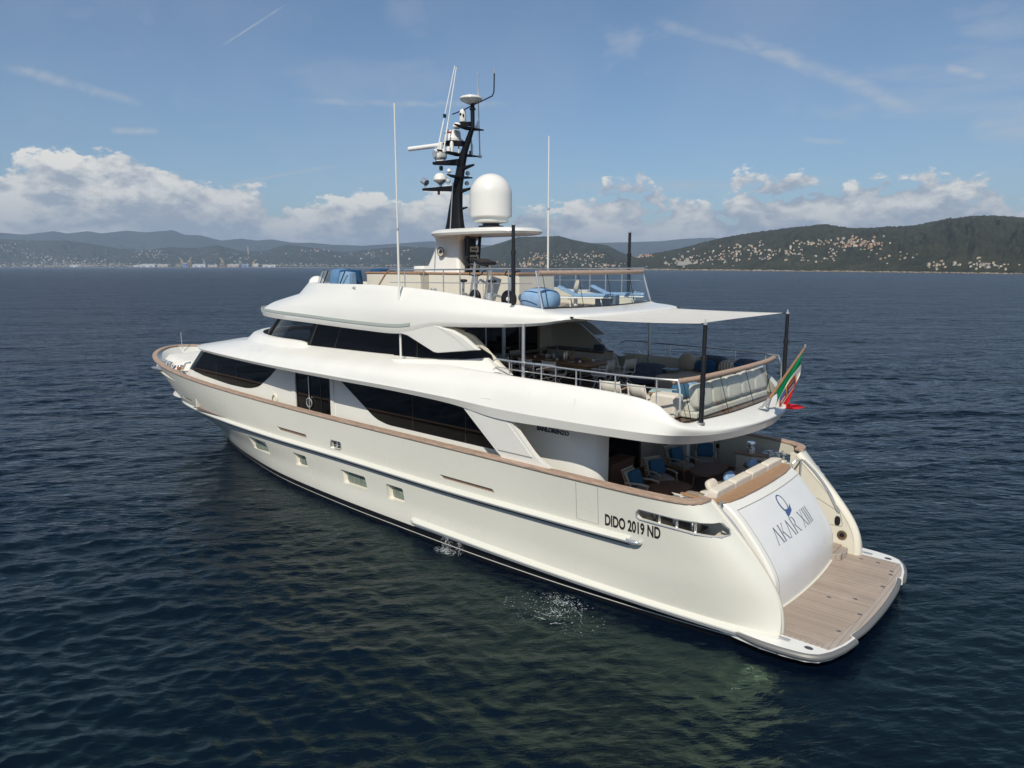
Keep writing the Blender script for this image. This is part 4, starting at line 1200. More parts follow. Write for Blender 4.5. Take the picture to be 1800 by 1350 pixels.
# inner face of the bulwark by the aft deck, starboard (with a door)
for s in (1, -1):
    L = spline([(4.45, 3.6), (5.25, 3.78), (7.4, 3.86), (9.5, 3.86)], 40)
    La = L[L[:, 0] > 5.6]; Lb = L[L[:, 0] < 5.75]
    MB().grid([[(x, s * y, 2.1), (x, s * y, 3.27)] for x, y in La], 0, flip=s > 0).grid([[(x, s * y, 2.1), (x, s * y, 2.52)] for x, y in Lb], 0, flip=s > 0).grid([[(x, s * y, 2.93), (x, s * y, 3.27)] for x, y in Lb], 0, flip=s > 0).build('inner_bulwark', 'cream', yacht, 60)
    MB().tube([(7.1, s * 3.83, 2.1), (7.1, s * 3.83, 3.25)], .008, 5).tube([(7.8, s * 3.84, 2.1), (7.8, s * 3.84, 3.25)], .008, 5).build('bulwark_door_line', 'seam', yacht)
    MB().box((7.12, s * 3.82, 2.75), (.1, .04, .14)).build('door_hinge', 'boot', yacht, 0)
# side-deck floor is the main deck itself; windows of the main deck
def side_glass(poly, y, name='side_window', th=.014, m='glass', r=0., muntin=()):
    P = rounded(poly, r, 6) if not np.isscalar(r) or r > 0 else np.array(poly)
    for s in (1, -1):
        mb = MB(); mb.prism([(x, s * y, z) for x, z in P], (0, s * th, 0)); o = mb.build(name, m, yacht, 0)
        for a, b in muntin:
            MB().bar((a[0], s * (y + th), a[1]), (b[0], s * (y + th), b[1]), .014, .006, up=(0, 1, 0)).build('mullion', 'muntin', o, 0)
W1 = [(30.6, 4.82), (24.0, 4.82), (24.05, 4.58), (24.55, 4.22), (25.6, 3.62), (26.5, 3.43), (28.3, 3.42), (30.9, 3.58), (31.95, 3.72)]
side_glass(W1, 3.001, r=[0, 0, 0, .1, .3, .5, .5, .2, .02], muntin=[((27.6, 3.46), (27.6, 4.8)), ((29.5, 3.52), (29.5, 4.8))])
W2 = [(19.35, 4.52), (19.3, 4.8), (12.9, 4.8), (12.7, 4.45), (12.55, 4.3), (10.9, 3.23), (16.6, 3.24), (17.3, 3.36)]
side_glass(W2, 3.001, r=[.0, 0, 0, .1, .1, .02, .25, .3], muntin=[((15.2, 3.26), (15.2, 4.8)), ((12.6, 3.26), (12.6, 4.3))])
# front panes wrap round the raked nose
ft_ = []
for z in np.linspace(3.74, 4.86, 8):
    c = spline(house_ring(z), 60); c = c[c[:, 0] > house_ring(z)[7][0] - 1.1]
    full = np.vstack([c, (c * (1, -1))[::-1][1:]])
    k = spline(full, 60); ft_.append([(x + .02, y * 1.007, z) for x, y in k])
MB().grid(ft_, 0).build('front_window', 'glass', yacht, 60)
# side entrance door, recessed dark glass leaves with a round handle
for s in (1, -1):
    d = MB().box((21.3, s * 3.0, 3.35), (2.35, .03, 2.5)).build('side_door', 'glass', yacht, 0)
    f = MB()
    for x in (22.5, 21.55, 20.75, 20.12): f.box((x, s * 3.02, 3.35), (.05, .03, 2.5))
    f.build('door_frame', 'black', d, 0)
    MB().tube([(21.55 + .19 * math.cos(t), s * 3.07, 3.42 + .19 * math.sin(t)) for t in np.linspace(0, 2 * math.pi, 24, endpoint=False)], .025, 8, closed=True).tube([(21.55, s * 3.06, 2.9), (21.55, s * 3.06, 4.5)], .02, 6).build('door_handle', 'chrome', d)
    for x_, w_ in ((22.72, .3), (19.98, .2)): MB().box((x_, s * 3.03, 3.45), (w_, .06, 2.7)).build('door_jamb', 'white', d, 0, bevel=.01)
    MB().lathe([(.2, 0), (.23, .02), (.2, .05), (.14, .06)], (24.3, s * 3.0, 3.25), 20, rot=rotx(R(-90 * s))).build('fuel_vent', 'cream', yacht)

# ---- diagonal fins joining caprail and upper deck
FIN = [(12.0, 5.0), (10.45, 5.12), (10.12, 4.92), (9.78, 4.55), (9.0, 3.72), (8.72, 3.5), (8.35, 3.36), (8.2, 3.34), (10.2, 3.34), (10.22, 3.42), (10.34, 3.5)]
for s in (1, -1):
    P = rounded(FIN, [.1, .2, .2, .3, .3, .4, .2, .01, .06, .05, .1], 5)
    yy = lambda z: 3.93 + (z - 3.3) * .09
    mb = MB(); k = len(P)
    mb.add([(x, s * yy(z), z) for x, z in P] + [(x, s * (yy(z) - .16), z) for x, z in P], [tuple(range(k)) if s > 0 else tuple(range(k))[::-1], tuple(range(k, 2 * k))[::-1] if s > 0 else tuple(range(k, 2 * k))] + [((i, (i + 1) % k, k + (i + 1) % k, k + i)[::-1] if s > 0 else (i, (i + 1) % k, k + (i + 1) % k, k + i)) for i in range(k)])
    fin = mb.build('bulwark_fin', 'white', yacht, 40, bevel=.018)
    Q = rounded([(11.75, 4.93), (10.5, 5.02), (10.24, 4.86), (9.0, 3.6), (10.3, 3.6)], [.08, .15, .15, .02, .02], 5)
    m2 = MB(); k = len(Q); m2.add([(x, s * (yy(z) + .012), z) for x, z in Q] + [(x, s * (yy(z) - .01), z) for x, z in Q], [tuple(range(k)) if s > 0 else tuple(range(k))[::-1]] + [((i, (i + 1) % k, k + (i + 1) % k, k + i)[::-1] if s > 0 else (i, (i + 1) % k, k + (i + 1) % k, k + i)) for i in range(k)])
    m2.build('fin_panel', 'white', fin, 40)
    MB().bar((10.3, s * (yy(3.58) + .006), 3.58), (9.0, s * (yy(3.58) + .006), 3.58), .016, .012, up=(0, 0, 1)).build('panel_gap', 'seam', fin, 0)

# ---- upper deck moulding: each row is a station from the bow round the port side to the stern
#       underside | lower edge | crease | shoulder | outer top | inner top
UP = np.array([
 [(33.0, 0, 4.80), (34.0, 0, 4.72), (34.05, 0, 4.84), (32.6, 0, 5.06), (30.9, 0, 5.30), (30.2, 0, 5.36)],
 [(32.8, 1.0, 4.80), (33.7, 1.15, 4.73), (33.75, 1.17, 4.85), (32.3, 1.05, 5.07), (30.6, 1.0, 5.32), (29.9, .9, 5.38)],
 [(31.9, 1.9, 4.82), (32.8, 2.15, 4.78), (32.85, 2.2, 4.89), (31.5, 1.95, 5.10), (29.6, 1.75, 5.38), (29.0, 1.6, 5.44)],
 [(30.6, 2.6, 4.86), (31.15, 3.0, 4.84), (31.2, 3.06, 4.95), (30.2, 2.7, 5.17), (28.2, 2.4, 5.48), (27.6, 2.2, 5.53)],
 [(28.8, 3.0, 4.87), (29.1, 3.5, 4.88), (29.1, 3.56, 4.99), (28.5, 3.25, 5.24), (26.8, 2.72, 5.58), (26.2, 2.5, 5.62)],
 [(26.0, 3.0, 4.86), (26.0, 3.84, 4.88), (26.0, 3.9, 4.99), (25.8, 3.55, 5.30), (24.8, 2.9, 5.66), (24.4, 2.7, 5.69)],
 [(22.4, 3.0, 4.84), (22.4, 4.02, 4.85), (22.4, 4.08, 4.97), (22.3, 3.75, 5.34), (21.8, 2.98, 5.71), (21.6, 2.85, 5.72)],
 [(18.0, 3.0, 4.82), (18.0, 4.07, 4.83), (18.0, 4.13, 4.97), (18.0, 3.84, 5.39), (17.8, 3.02, 5.75), (17.8, 2.87, 5.76)],
 [(15.0, 3.0, 4.81), (15.0, 4.08, 4.82), (15.0, 4.14, 4.97), (15.0, 3.90, 5.42), (14.9, 3.08, 5.79), (14.9, 2.9, 5.80)],
 [(12.2, 3.0, 4.74), (12.2, 4.08, 4.74), (12.2, 4.15, 4.93), (12.2, 3.92, 5.40), (12.2, 3.50, 5.75), (12.2, 3.3, 5.76)],
 [(10.2, 3.0, 4.58), (10.2, 4.10, 4.56), (10.2, 4.16, 4.86), (10.2, 3.96, 5.40), (10.2, 3.66, 5.73), (10.2, 3.48, 5.74)],
 [(8.0, 3.0, 4.62), (8.0, 4.09, 4.60), (8.0, 4.15, 4.85), (8.0, 3.97, 5.37), (8.0, 3.70, 5.71), (8.0, 3.52, 5.71)],
 [(6.4, 2.9, 4.62), (6.4, 3.96, 4.61), (6.4, 4.03, 4.84), (6.38, 3.90, 5.32), (6.4, 3.68, 5.66), (6.4, 3.5, 5.66)],
 [(5.5, 2.6, 4.60), (5.40, 3.66, 4.57), (5.34, 3.76, 4.81), (5.38, 3.66, 5.20), (5.42, 3.52, 5.50), (5.5, 3.36, 5.50)],
 [(5.1, 2.2, 4.55), (4.92, 3.12, 4.50), (4.78, 3.34, 4.78), (4.72, 3.34, 4.98), (4.84, 3.22, 5.08), (4.92, 3.1, 5.06)],
 [(4.8, 1.5, 4.55), (4.45, 2.35, 4.50), (4.3, 2.45, 4.74), (4.3, 2.4, 4.88), (4.62, 2.3, 5.03), (4.74, 2.28, 5.02)],
 [(4.6, .8, 4.55), (4.12, 1.05, 4.50), (3.98, 1.1, 4.72), (3.99, 1.08, 4.86), (4.52, 1.05, 5.02), (4.64, 1.04, 5.01)],
 [(4.6, 0, 4.55), (4.04, 0, 4.50), (3.9, 0, 4.72), (3.92, 0, 4.86), (4.5, 0, 5.02), (4.62, 0, 5.01)],
])
UP = UP[:, :, :]
# the camera-side lip sits a little lower aft: see the station rows
def loft_rows(rows, per=10, prof_per=4):
    t = np.linspace(0, len(rows) - 1, (len(rows) - 1) * per + 1)
    return cr(rows, t)
def prof_smooth(G, hard, per=4):
    """refine across the profile; 'hard' columns keep a crisp edge"""
    cols = []
    m = G.shape[1]
    cut = [0] + hard + [m - 1]
    for a, b in zip(cut[:-1], cut[1:]):
        seg = G[:, a:b + 1].transpose(1, 0, 2)
        t = np.linspace(0, b - a, (b - a) * per + 1)
        c = cr(seg, t) if b - a > 1 else np.stack([seg[0] * (1 - k) + seg[1] * k for k in (0, 1)])
        cols.append(c if not cols else c[1:])
    return np.concatenate(cols, 0).transpose(1, 0, 2)
Gu = loft_rows(UP)
Gp = prof_smooth(Gu, [1, 2], 8)
full = np.concatenate([Gp, mir(Gp[::-1][1:])], 0)
ud = MB().grid(full, 0, flip=False).build('upper_deck_moulding', 'white', yacht, 19)
# underside and deck across
und = Gu[:, 0]; inn_ = Gu[:, 5]
MB().grid(np.stack([und, mir(und)], 1), 0, flip=False).build('deck_underside', 'white', ud, 60)
k = inn_[:, 0] < 13.2
b_ = inn_[k]
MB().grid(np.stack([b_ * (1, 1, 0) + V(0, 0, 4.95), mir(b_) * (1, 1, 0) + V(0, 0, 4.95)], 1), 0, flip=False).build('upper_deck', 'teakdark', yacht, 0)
for s in (1, -1):
    w = np.stack([b_, b_ * (1, 1, 0) + V(0, 0, 4.95)], 1)
    MB().grid(w if s > 0 else mir(w), 0, flip=s > 0).build('upper_bulwark_lining', 'cream', yacht, 60)
f_ = inn_[inn_[:, 0] > 13.0]
MB().grid(np.stack([f_, mir(f_)], 1), 0, flip=False).build('foredeck_roof', 'white', yacht, 40)
# seams on the big moulding: an access panel
for s in (1, -1):
    for (a, b) in (((9.1, 5.45), (9.1, 4.92)), ((7.55, 5.44), (7.55, 4.9)), ((9.1, 4.92), (7.55, 4.9))):
        pts = []
        for q in np.linspace(0, 1, 8):
            x, z = a[0] + (b[0] - a[0]) * q, a[1] + (b[1] - a[1]) * q
            dd = (Gp[:, :, 0] - x) ** 2 + (Gp[:, :, 2] - z) ** 2; i = np.unravel_index(dd[:, 4:24].argmin(), dd[:, 4:24].shape)
            pts.append((x, s * (Gp[i[0], 4 + i[1], 1] + .003), z))
        MB().tube(pts, .005, 4).build('panel_seam', 'seamlight', ud)
# shipyard lettering under the overhang
vs, fs = text_mesh('SANLORENZO', .17, .006, .008, 1.0)
vs[:, 0] *= 1.18 / vs[:, 0].max()
for s in (1, -1):
    P = [((9.62 - x) if s > 0 else (8.45 + x), s * (3.002 + .008 + z), 4.13 + y) for x, y, z in vs]
    MB().add(P, fs).build('builder_lettering', 'navydark', yacht, 0)

# ---- wheelhouse
def wh_ring(t):
    """t 0 sill .. 1 head"""
    a = [(12.6, 2.9), (16, 2.9), (20, 2.9), (22.4, 2.88), (24.4, 2.78), (25.9, 2.46), (27.2, 1.75), (28.0, .85), (28.3, 0)]
    b = [(12.6, 2.9), (16, 2.9), (20, 2.9), (21.6, 2.88), (23.0, 2.78), (24.25, 2.46), (25.5, 1.75), (26.3, .85), (26.6, 0)]
    return np.array(a) * (1 - t) + np.array(b) * t
rows = []
for t, z in ((0, 5.55), (.12, 5.72), (.5, 6.25), (1, 6.85)):
    c = spline(wh_ring(t), 70); rows.append([(*p, z) for p in np.vstack([c, (c * (1, -1))[::-1][1:]])])
rows = np.array(rows)
wx = rows[0, :, 0]
# opaque black side glass aft of the first pillar, tinted see-through panes forward
sel = wx < 21.9
port = np.arange(len(wx)) < len(wx) // 2
for pm, fl in ((sel & port, 0), (sel & ~port, 0)):
    idx = np.where(pm)[0]; MB().grid(rows[:, idx], 0, flip=False).build('wheelhouse_side_window', 'glass', yacht, 60)
idx = np.where(wx >= 21.6)[0]
wf = MB().grid(rows[:, idx], 0).build('windscreen', 'tint', yacht, 60)
fr = MB()
def wh_at(x, s=1):
    i = np.argmin(np.abs(wx - x) + (0 if s > 0 else 1) * 0 + np.where(port if s > 0 else ~port, 0, 1e6)); return rows[:, i]
for s in (1, -1):
    for x, w in ((21.75, .10), (25.6, .14), (27.75, .08)):
        c = wh_at(x, s); fr.tube(c * (1.0005, 1.004, 1), w * .5, 6)
fr.tube(rows[1][idx] * (1, 1.003, 1) + V(0, 0, .03), .07, 6)
fr.tube(rows[3][idx] * (1, 1.003, 1) - V(0, 0, .12), .08, 6)
fr.build('window_frame', 'black', wf)
for s in (1, -1):
    for x in (19.85, 15.6, 15.0):
        c = wh_at(x, s) * (1, 1.002, 1); MB().tube(c[1:], .012, 5).build('mullion', 'muntin', yacht)
MB().prism([(21.9, 2.7, 5.78), (21.9, -2.7, 5.78), (25.5, -2.2, 5.78), (27.5, 0, 5.78), (25.5, 2.2, 5.78)], (0, 0, .06)).build('helm_console', 'boot', yacht, 0)
MB().box((21.4, 0, 6.2), (.1, 5.6, 1.3)).build('wheelhouse_bulkhead', 'wood', yacht, 0)
MB().cushion((24.6, .4, 6.0), (.5, .9, .5), None, 0, .5, .5).build('helm_seat', 'slate', yacht)
# cream skirt under the windscreen, stepping down to the side windows
sk = []
for x, y, zt in [(19.4, 2.98, 5.70), (21.3, 2.97, 5.72), (21.9, 2.98, 5.86), (22.6, 2.97, 5.9), (24.5, 2.86, 5.9), (26.1, 2.55, 5.92), (27.5, 1.82, 5.93), (28.35, .9, 5.94), (28.65, 0, 5.94)]:
    sk.append([(x + (.9 if x > 24 else .1), y + .25, 5.36), (x + .25 * (x > 24), y + .1, zt - .08), (x, y, zt), (x - .25 * (x > 24), y - .12, zt)])
sk = cr(np.array(sk), np.linspace(0, 8, 49)); fullsk = np.concatenate([sk, mir(sk[::-1][1:])], 0)
MB().grid(fullsk, 0).build('windscreen_skirt', 'white', yacht, 50)

# ---- sundeck moulding (roof): underside | lower edge | gutter lip | belly | top edge | coaming top | coaming inside
RF = np.array([
 [(26.6, 0, 6.80), (27.9, 0, 6.72), (27.95, 0, 6.93), (27.0, 0, 7.28), (25.3, 0, 7.58), (24.6, 0, 8.16), (24.4, 0, 8.16)],
 [(26.0, 1.1, 6.80), (27.3, 1.35, 6.73), (27.35, 1.37, 6.94), (26.4, 1.3, 7.30), (24.8, 1.15, 7.62), (24.2, 1.0, 8.18), (24.0, .95, 8.18)],
 [(24.8, 2.1, 6.80), (25.9, 2.45, 6.75), (25.95, 2.5, 6.95), (25.1, 2.35, 7.34), (23.5, 2.05, 7.74), (23.0, 1.9, 8.2), (22.85, 1.8, 8.2)],
 [(23.3, 2.75, 6.80), (23.9, 3.1, 6.75), (23.9, 3.15, 6.94), (23.3, 2.98, 7.38), (21.9, 2.62, 7.88), (21.5, 2.5, 8.22), (21.4, 2.4, 8.22)],
 [(21.0, 2.9, 6.74), (21.0, 3.34, 6.72), (21.0, 3.4, 6.9), (20.7, 3.28, 7.42), (19.8, 2.95, 8.0), (19.6, 2.84, 8.23), (19.55, 2.72, 8.23)],
 [(17.4, 2.9, 6.67), (17.4, 3.44, 6.65), (17.4, 3.5, 6.82), (17.3, 3.44, 7.42), (17.0, 3.15, 8.1), (16.9, 3.04, 8.24), (16.9, 2.92, 8.24)],
 [(15.2, 2.9, 6.68), (15.2, 3.46, 6.66), (15.2, 3.52, 6.84), (15.2, 3.48, 7.45), (15.0, 3.2, 8.02), (15.0, 3.08, 8.17), (15.0, 2.96, 8.17)],
 [(13.5, 2.9, 7.0), (13.5, 3.46, 6.97), (13.5, 3.52, 7.1), (13.5, 3.47, 7.5), (13.2, 3.22, 7.9), (13.2, 3.1, 8.05), (13.2, 2.98, 8.05)],
 [(12.0, 2.9, 7.08), (12.0, 3.46, 7.05), (12.0, 3.52, 7.16), (12.0, 3.47, 7.5), (11.6, 3.22, 7.76), (11.6, 3.1, 7.88), (11.6, 2.98, 7.88)],
 [(10.4, 2.9, 7.16), (10.4, 3.44, 7.14), (10.4, 3.5, 7.24), (10.4, 3.46, 7.48), (10.3, 3.2, 7.68), (10.3, 3.1, 7.77), (10.3, 2.98, 7.77)],
 [(9.4, 2.8, 7.26), (9.3, 3.34, 7.24), (9.25, 3.4, 7.32), (9.25, 3.36, 7.5), (9.45, 3.14, 7.62), (9.5, 3.02, 7.69), (9.55, 2.92, 7.69)],
 [(9.0, 2.5, 7.34), (8.55, 3.04, 7.36), (8.45, 3.08, 7.44), (8.55, 3.02, 7.56), (9.25, 2.9, 7.64), (9.4, 2.82, 7.67), (9.5, 2.74, 7.67)],
 [(8.9, 1.4, 7.34), (8.3, 1.6, 7.36), (8.2, 1.62, 7.44), (8.3, 1.6, 7.56), (9.05, 1.55, 7.64), (9.2, 1.52, 7.66), (9.3, 1.5, 7.66)],
 [(8.9, 0, 7.34), (8.25, 0, 7.36), (8.15, 0, 7.44), (8.25, 0, 7.56), (9.0, 0, 7.64), (9.15, 0, 7.66), (9.25, 0, 7.66)],
])
Gr = loft_rows(RF)
Gq = prof_smooth(Gr, [1, 2, 4, 5], 5)
full = np.concatenate([Gq, mir(Gq[::-1][1:])], 0)
roof = MB().grid(full, 0, flip=False).build('sundeck_moulding', 'white', yacht, 34)
cl = Gr[:, 0]
MB().grid(np.stack([cl, mir(cl)], 1), 0, flip=False).build('ceiling', 'white', roof, 60)
# recessed gutter along the brow
gl = Gr[(Gr[:, 1, 0] > 14.6)]
gp_ = gl[:, 2] * .55 + gl[:, 3] * .45
for s in (1, -1):
    a = gl[:, 2] * (1, 1.006, 1) + V(0, 0, .045); b = gl[:, 2] * (1, 1.002, 1) + V(-.02, 0, .15)
    S = np.stack([a, b], 1)
    MB().grid(S if s > 0 else mir(S), 0, flip=s < 0).build('gutter', 'gutter', roof, 60)
ci = Gr[:, 6]
MB().grid(np.stack([ci * (1, 1, 0) + V(0, 0, 7.52), mir(ci) * (1, 1, 0) + V(0, 0, 7.52)], 1), 0, flip=False).build('sundeck_floor', 'teakdeck', yacht, 0)
cw = np.stack([ci, ci * (1, 1, 0) + V(0, 0, 7.5)], 1)
for s in (1, -1): MB().grid(cw if s > 0 else mir(cw), 0, flip=s > 0).build('sundeck_coaming', 'cream', yacht, 60)
# ---- side wings aft of the wheelhouse: upper fin, black band of glass, lower skirt
for s in (1, -1):
    y = 2.93
    MB().prism([(x, s * y, z) for x, z in [(13.9, 4.95), (13.9, 7.05), (13.55, 7.0), (12.85, 6.88), (12.3, 6.72), (11.85, 6.42), (11.55, 6.2), (10.75, 5.66), (10.5, 4.95)]], (0, -s * .1, 0)).build('wing_wall', 'cream', yacht, 0)
    FINP = [(15.3, 6.68), (14.85, 6.62), (13.58, 6.16), (13.4, 6.15), (11.55, 6.38), (12.2, 6.75), (12.7, 6.92), (13.45, 7.03), (13.55, 7.2), (15.25, 7.2), (15.35, 6.85)]
    # outer fin leaves the roof side and leans inboard
    yf = lambda z: 3.488 - max(0, 7.1 - z) * .03
    P = np.array(FINP); kk = len(P)
    va = [(x, s * yf(z), z) for x, z in P] + [(x, s * (yf(z) - .14), z) for x, z in P]
    F_ = [tuple(range(kk))[::-1], tuple(range(kk, 2 * kk))] + [(i, (i + 1) % kk, kk + (i + 1) % kk, kk + i) for i in range(kk)]
    if s < 0: F_ = [f[::-1] for f in F_]
    fo_ = MB().add(va, F_).build('roof_fin', 'white', yacht, 0, bevel=.02)
    # chamfered after face of the fin
    MB().prism([(x, s * (yf(z) + .002), z) for x, z in [(13.3, 6.98), (12.72, 6.89), (12.22, 6.72), (11.62, 6.39), (12.0, 6.35), (12.5, 6.66)]], (0, s * .012, 0)).build('fin_bevel', 'white', fo_, 0, bevel=.008)
    # lower skirt ending in a diagonal
    SK = [(16.0, 5.72), (14.6, 5.83), (12.6, 5.97), (12.0, 6.05), (11.6, 6.1), (10.62, 5.66), (12.0, 5.5), (15, 5.5)]
    P = np.array(SK); kk = len(P); ys = lambda z: 3.06 + max(0, 6.1 - z) * .75
    va = [(x, s * ys(z), z) for x, z in P] + [(x, s * 2.9, z) for x, z in P]
    F_ = [tuple(range(kk))[::-1], tuple(range(kk, 2 * kk))] + [(i, (i + 1) % kk, kk + (i + 1) % kk, kk + i) for i in range(kk)]
    if s < 0: F_ = [f[::-1] for f in F_]
    MB().add(va, F_).build('side_skirt', 'white', yacht, 0, bevel=.02)
    MB().prism([(x, s * 2.95, z) for x, z in [(16.2, 5.7), (16.2, 6.7), (15.2, 6.68), (13.6, 6.4), (12.0, 6.4), (11.5, 6.2), (11.4, 6.02), (12.6, 5.9)]], (0, s * .02, 0)).build('wing_window', 'glass', yacht, 0)
# after bulkhead of the upper saloon with sliding glass doors
bk = MB().box((13.75, 0, 6.0), (.1, 5.7, 2.1)).build('upper_bulkhead', 'cream', yacht, 0)
dd = MB().box((13.68, .02, 5.95), (.04, 3.9, 2.0)).build('sliding_door', 'glass', yacht, 0)
for y in (2.0, -1.96): MB().box((13.66, y, 5.95), (.06, .13, 2.02)).build('door_jamb', 'woodlight', dd, 0)
f = MB()
for y in (.95, -.85): f.box((13.65, y, 5.95), (.04, .05, 2.0))
f.box((13.65, .03, 5.95), (.05, .17, 2.0)); f.build('door_stile', 'dull', dd, 0)
MB().tube([(13.6, .03, 6.0), (13.54, .03, 6.0), (13.54, -.2, 6.0)], .015, 6).build('door_handle', 'chrome', dd)
# slim posts carrying the roof
for s in (1, -1):
    MB().cyl((9.75, s * 3.48, 4.95), .05, 2.32, 14).build('roof_post', 'dull', yacht)

# ================================================================== RAILS, MAST, AERIALS
def rail(name, path, zs_mid, posts, base_z, r=.026, m='chrome', parent=None):
    """hand rail with its intermediate bars and posts (each post a part of its own)"""
    o = MB().tube(path, r, 8).build(name, m, parent or yacht)
    for zz in zs_mid:
        MB().tube([(x, y, z - zz) for x, y, z in path], r * .55, 6).build('mid_bar', m, o)
    for p in posts:
        MB().tube([(p[0], p[1], base_z(p[0])), p], r * .8, 8).build('post', m, o)
    return o
def ry(x): return float(np.interp(x, [4.9, 5.3, 6.4, 8, 10.2, 11.0], [3.2, 3.36, 3.58, 3.62, 3.58, 3.48]))
bz = lambda x: float(np.interp(x, [4.9, 5.45, 6.4, 8, 10.2, 12], [5.1, 5.5, 5.66, 5.71, 5.74, 5.76]))
for s in (1, -1):
    xs = np.linspace(10.75, 4.98, 26)
    path = [(11.0, s * 3.42, 6.07)] + [(x, s * ry(x), float(np.interp(x, [4.9, 10.8], [6.13, 6.19]))) for x in xs]
    rail('upper_deck_rail', path, [.24], [(x, s * ry(x), 6.15) for x in (10.19, 8.98, 7.77, 6.55, 5.46)], bz)
    MB().tube([(4.98, s * 3.2, 6.13), (4.9, s * 3.24, 5.9), (4.86, s * 3.26, 5.42), (4.98, s * 3.28, 5.28)], .028, 8).build('rail_end_post', 'chrome', yacht)
# guard rail round the stair well, port side
rail('stair_guard_rail', [(12.2, 2.35, 5.98), (9.5, 2.35, 5.98), (9.4, 2.45, 5.98), (9.4, 3.3, 5.98)], [.3, .6], [(12.1, 2.35, 5.98), (11.2, 2.35, 5.98), (10.3, 2.35, 5.98), (9.42, 2.4, 5.98)], lambda x: 4.95, .02)
MB().box((10.7, 2.85, 4.965), (2.4, .8, .02)).build('stair_well_shade_sheet', 'black', yacht, 0)  # flat black sheet on the deck, painted as the shade inside the well

def windbreak(name, base, topc, joints, beam_r, label_glass):
    b, t_ = spline(base, 41), spline(topc, 41)
    o = MB().tube(t_, beam_r, 12).build(name, 'teak' if False else 'teakcap', yacht)
    G = np.stack([b, t_ - V(0, 0, .02)], 1)
    cuts = [0] + joints + [40]
    for a, c in zip(cuts[:-1], cuts[1:]):
        MB().grid(G[a:c + 1], 0).build('glass_pane', 'clear', o, 60)
    for j in joints: MB().tube([b[j], t_[j]], .010, 5).build('glass_joint', 'boot', o)
    MB().tube(b + V(-.01, 0, .01), .018, 6).build('glass_channel', 'boot', o)
    return o
windbreak('aft_windbreak', [(4.84, 3.1, 5.07), (4.7, 2.26, 5.04), (4.58, 1.2, 5.03), (4.55, 0, 5.03), (4.58, -1.2, 5.03), (4.7, -2.26, 5.04), (4.84, -3.1, 5.07)],
          [(5.1, 3.14, 6.06), (4.95, 2.3, 6.06), (4.88, 1.1, 6.06), (4.86, 0, 6.06), (4.88, -1.1, 6.06), (4.95, -2.3, 6.06), (5.1, -3.14, 6.06)], [2, 13, 23, 33], .075, '')
windbreak('sundeck_windbreak', [(9.46, 2.9, 7.7), (9.25, 1.6, 7.68), (9.15, 0, 7.67), (9.25, -1.6, 7.68), (9.46, -2.9, 7.7)],
          [(9.74, 2.84, 8.7), (9.5, 1.6, 8.7), (9.4, 0, 8.7), (9.5, -1.6, 8.7), (9.74, -2.84, 8.7)], [1, 11, 21, 31], .07, '')
for s in (1, -1):
    MB().tube([(9.78, s * 2.9, 8.76), (9.62, s * 2.94, 8.2), (9.46, s * 2.98, 7.68)], .03, 8).build('windbreak_post', 'dull', yacht)
    path = [(x, s * 3.05, float(np.interp(x, [9.7, 16.3], [8.82, 8.76]))) for x in np.linspace(16.2, 9.8, 20)]
    rail('sundeck_rail', path, [.42], [(x, s * 3.05, 8.78) for x in (15.4, 14.45, 13.5, 12.75, 12.1, 11.4, 10.7)], lambda x: float(np.interp(x, [9.4, 10.3, 11.6, 13.2, 15, 17], [7.69, 7.77, 7.88, 8.05, 8.17, 8.24])) - .02, .024, 'dull')
    MB().tube([(16.2, s * 3.05, 8.76), (16.45, s * 3.05, 8.6), (16.9, s * 3.0, 8.22)], .03, 8).build('rail_strut', 'woodlight', yacht)

# ---- sundeck console, bar and mast pylon
c = MB().box((18.3, .1, 8.06), (3.2, 2.3, 1.1)).build('sundeck_console', 'cream', yacht, 0, bevel=.04)
MB().box((18.3, .1, 8.64), (3.26, 2.36, .06)).build('console_top', 'teak', c, 0, bevel=.01)
c = MB().box((14.2, .15, 8.06), (4.4, 1.9, 1.1)).build('sundeck_bar', 'cream', yacht, 0, bevel=.04)
MB().box((14.2, .15, 8.64), (4.46, 1.96, .06)).build('bar_top', 'teak', c, 0, bevel=.01)
for x in (15.6, 14.7, 13.6): MB().box((x, 1.108, 8.05), (.012, .008, .9)).build('cupboard_line', 'seam', c, 0)
for x in (16.0, 16.2): MB().lathe([(.09, 0), (.1, .02), (.07, .03)], (x, 1.12, 8.0), 14, rot=rotx(R(-90))).build('round_vent', 'dull', c)
MB().cushion((17.75, .1, 8.78), (.6, .7, .24), None, 0, .3, .4).build('mast_plinth', 'white', yacht, 60)
py = MB()
secs = [(8.66, 15.3, 17.5, .62), (9.1, 15.4, 17.22, .54), (9.5, 15.45, 17.0, .48), (9.8, 15.42, 16.9, .5), (9.98, 15.2, 16.95, .6), (10.08, 14.9, 17.0, .7)]
rows = []
for z, xa, xf, hw in secs: rows.append([(p[0], p[1], z) for p in rounded([(xf, hw * .55), (xf, -hw * .55), (xa, -hw), (xa, hw)], .16, 5)])
py.grid(rows, 0, cv=True); pyl = py.build('mast_pylon', 'white', yacht, 50)
MB().tube([(16.35 + .17 * math.cos(t), .515, 9.42 + .17 * math.sin(t)) for t in np.linspace(0, 6.283, 24, endpoint=False)], .014, 6, closed=True).build('badge_ring', 'navydark', pyl)
MB().lathe([(.001, 0), (.155, 0), (.155, .012), (.001, .012)], (16.35, .505, 9.42), 20, rot=rotx(R(-90))).build('badge', 'plate', pyl)
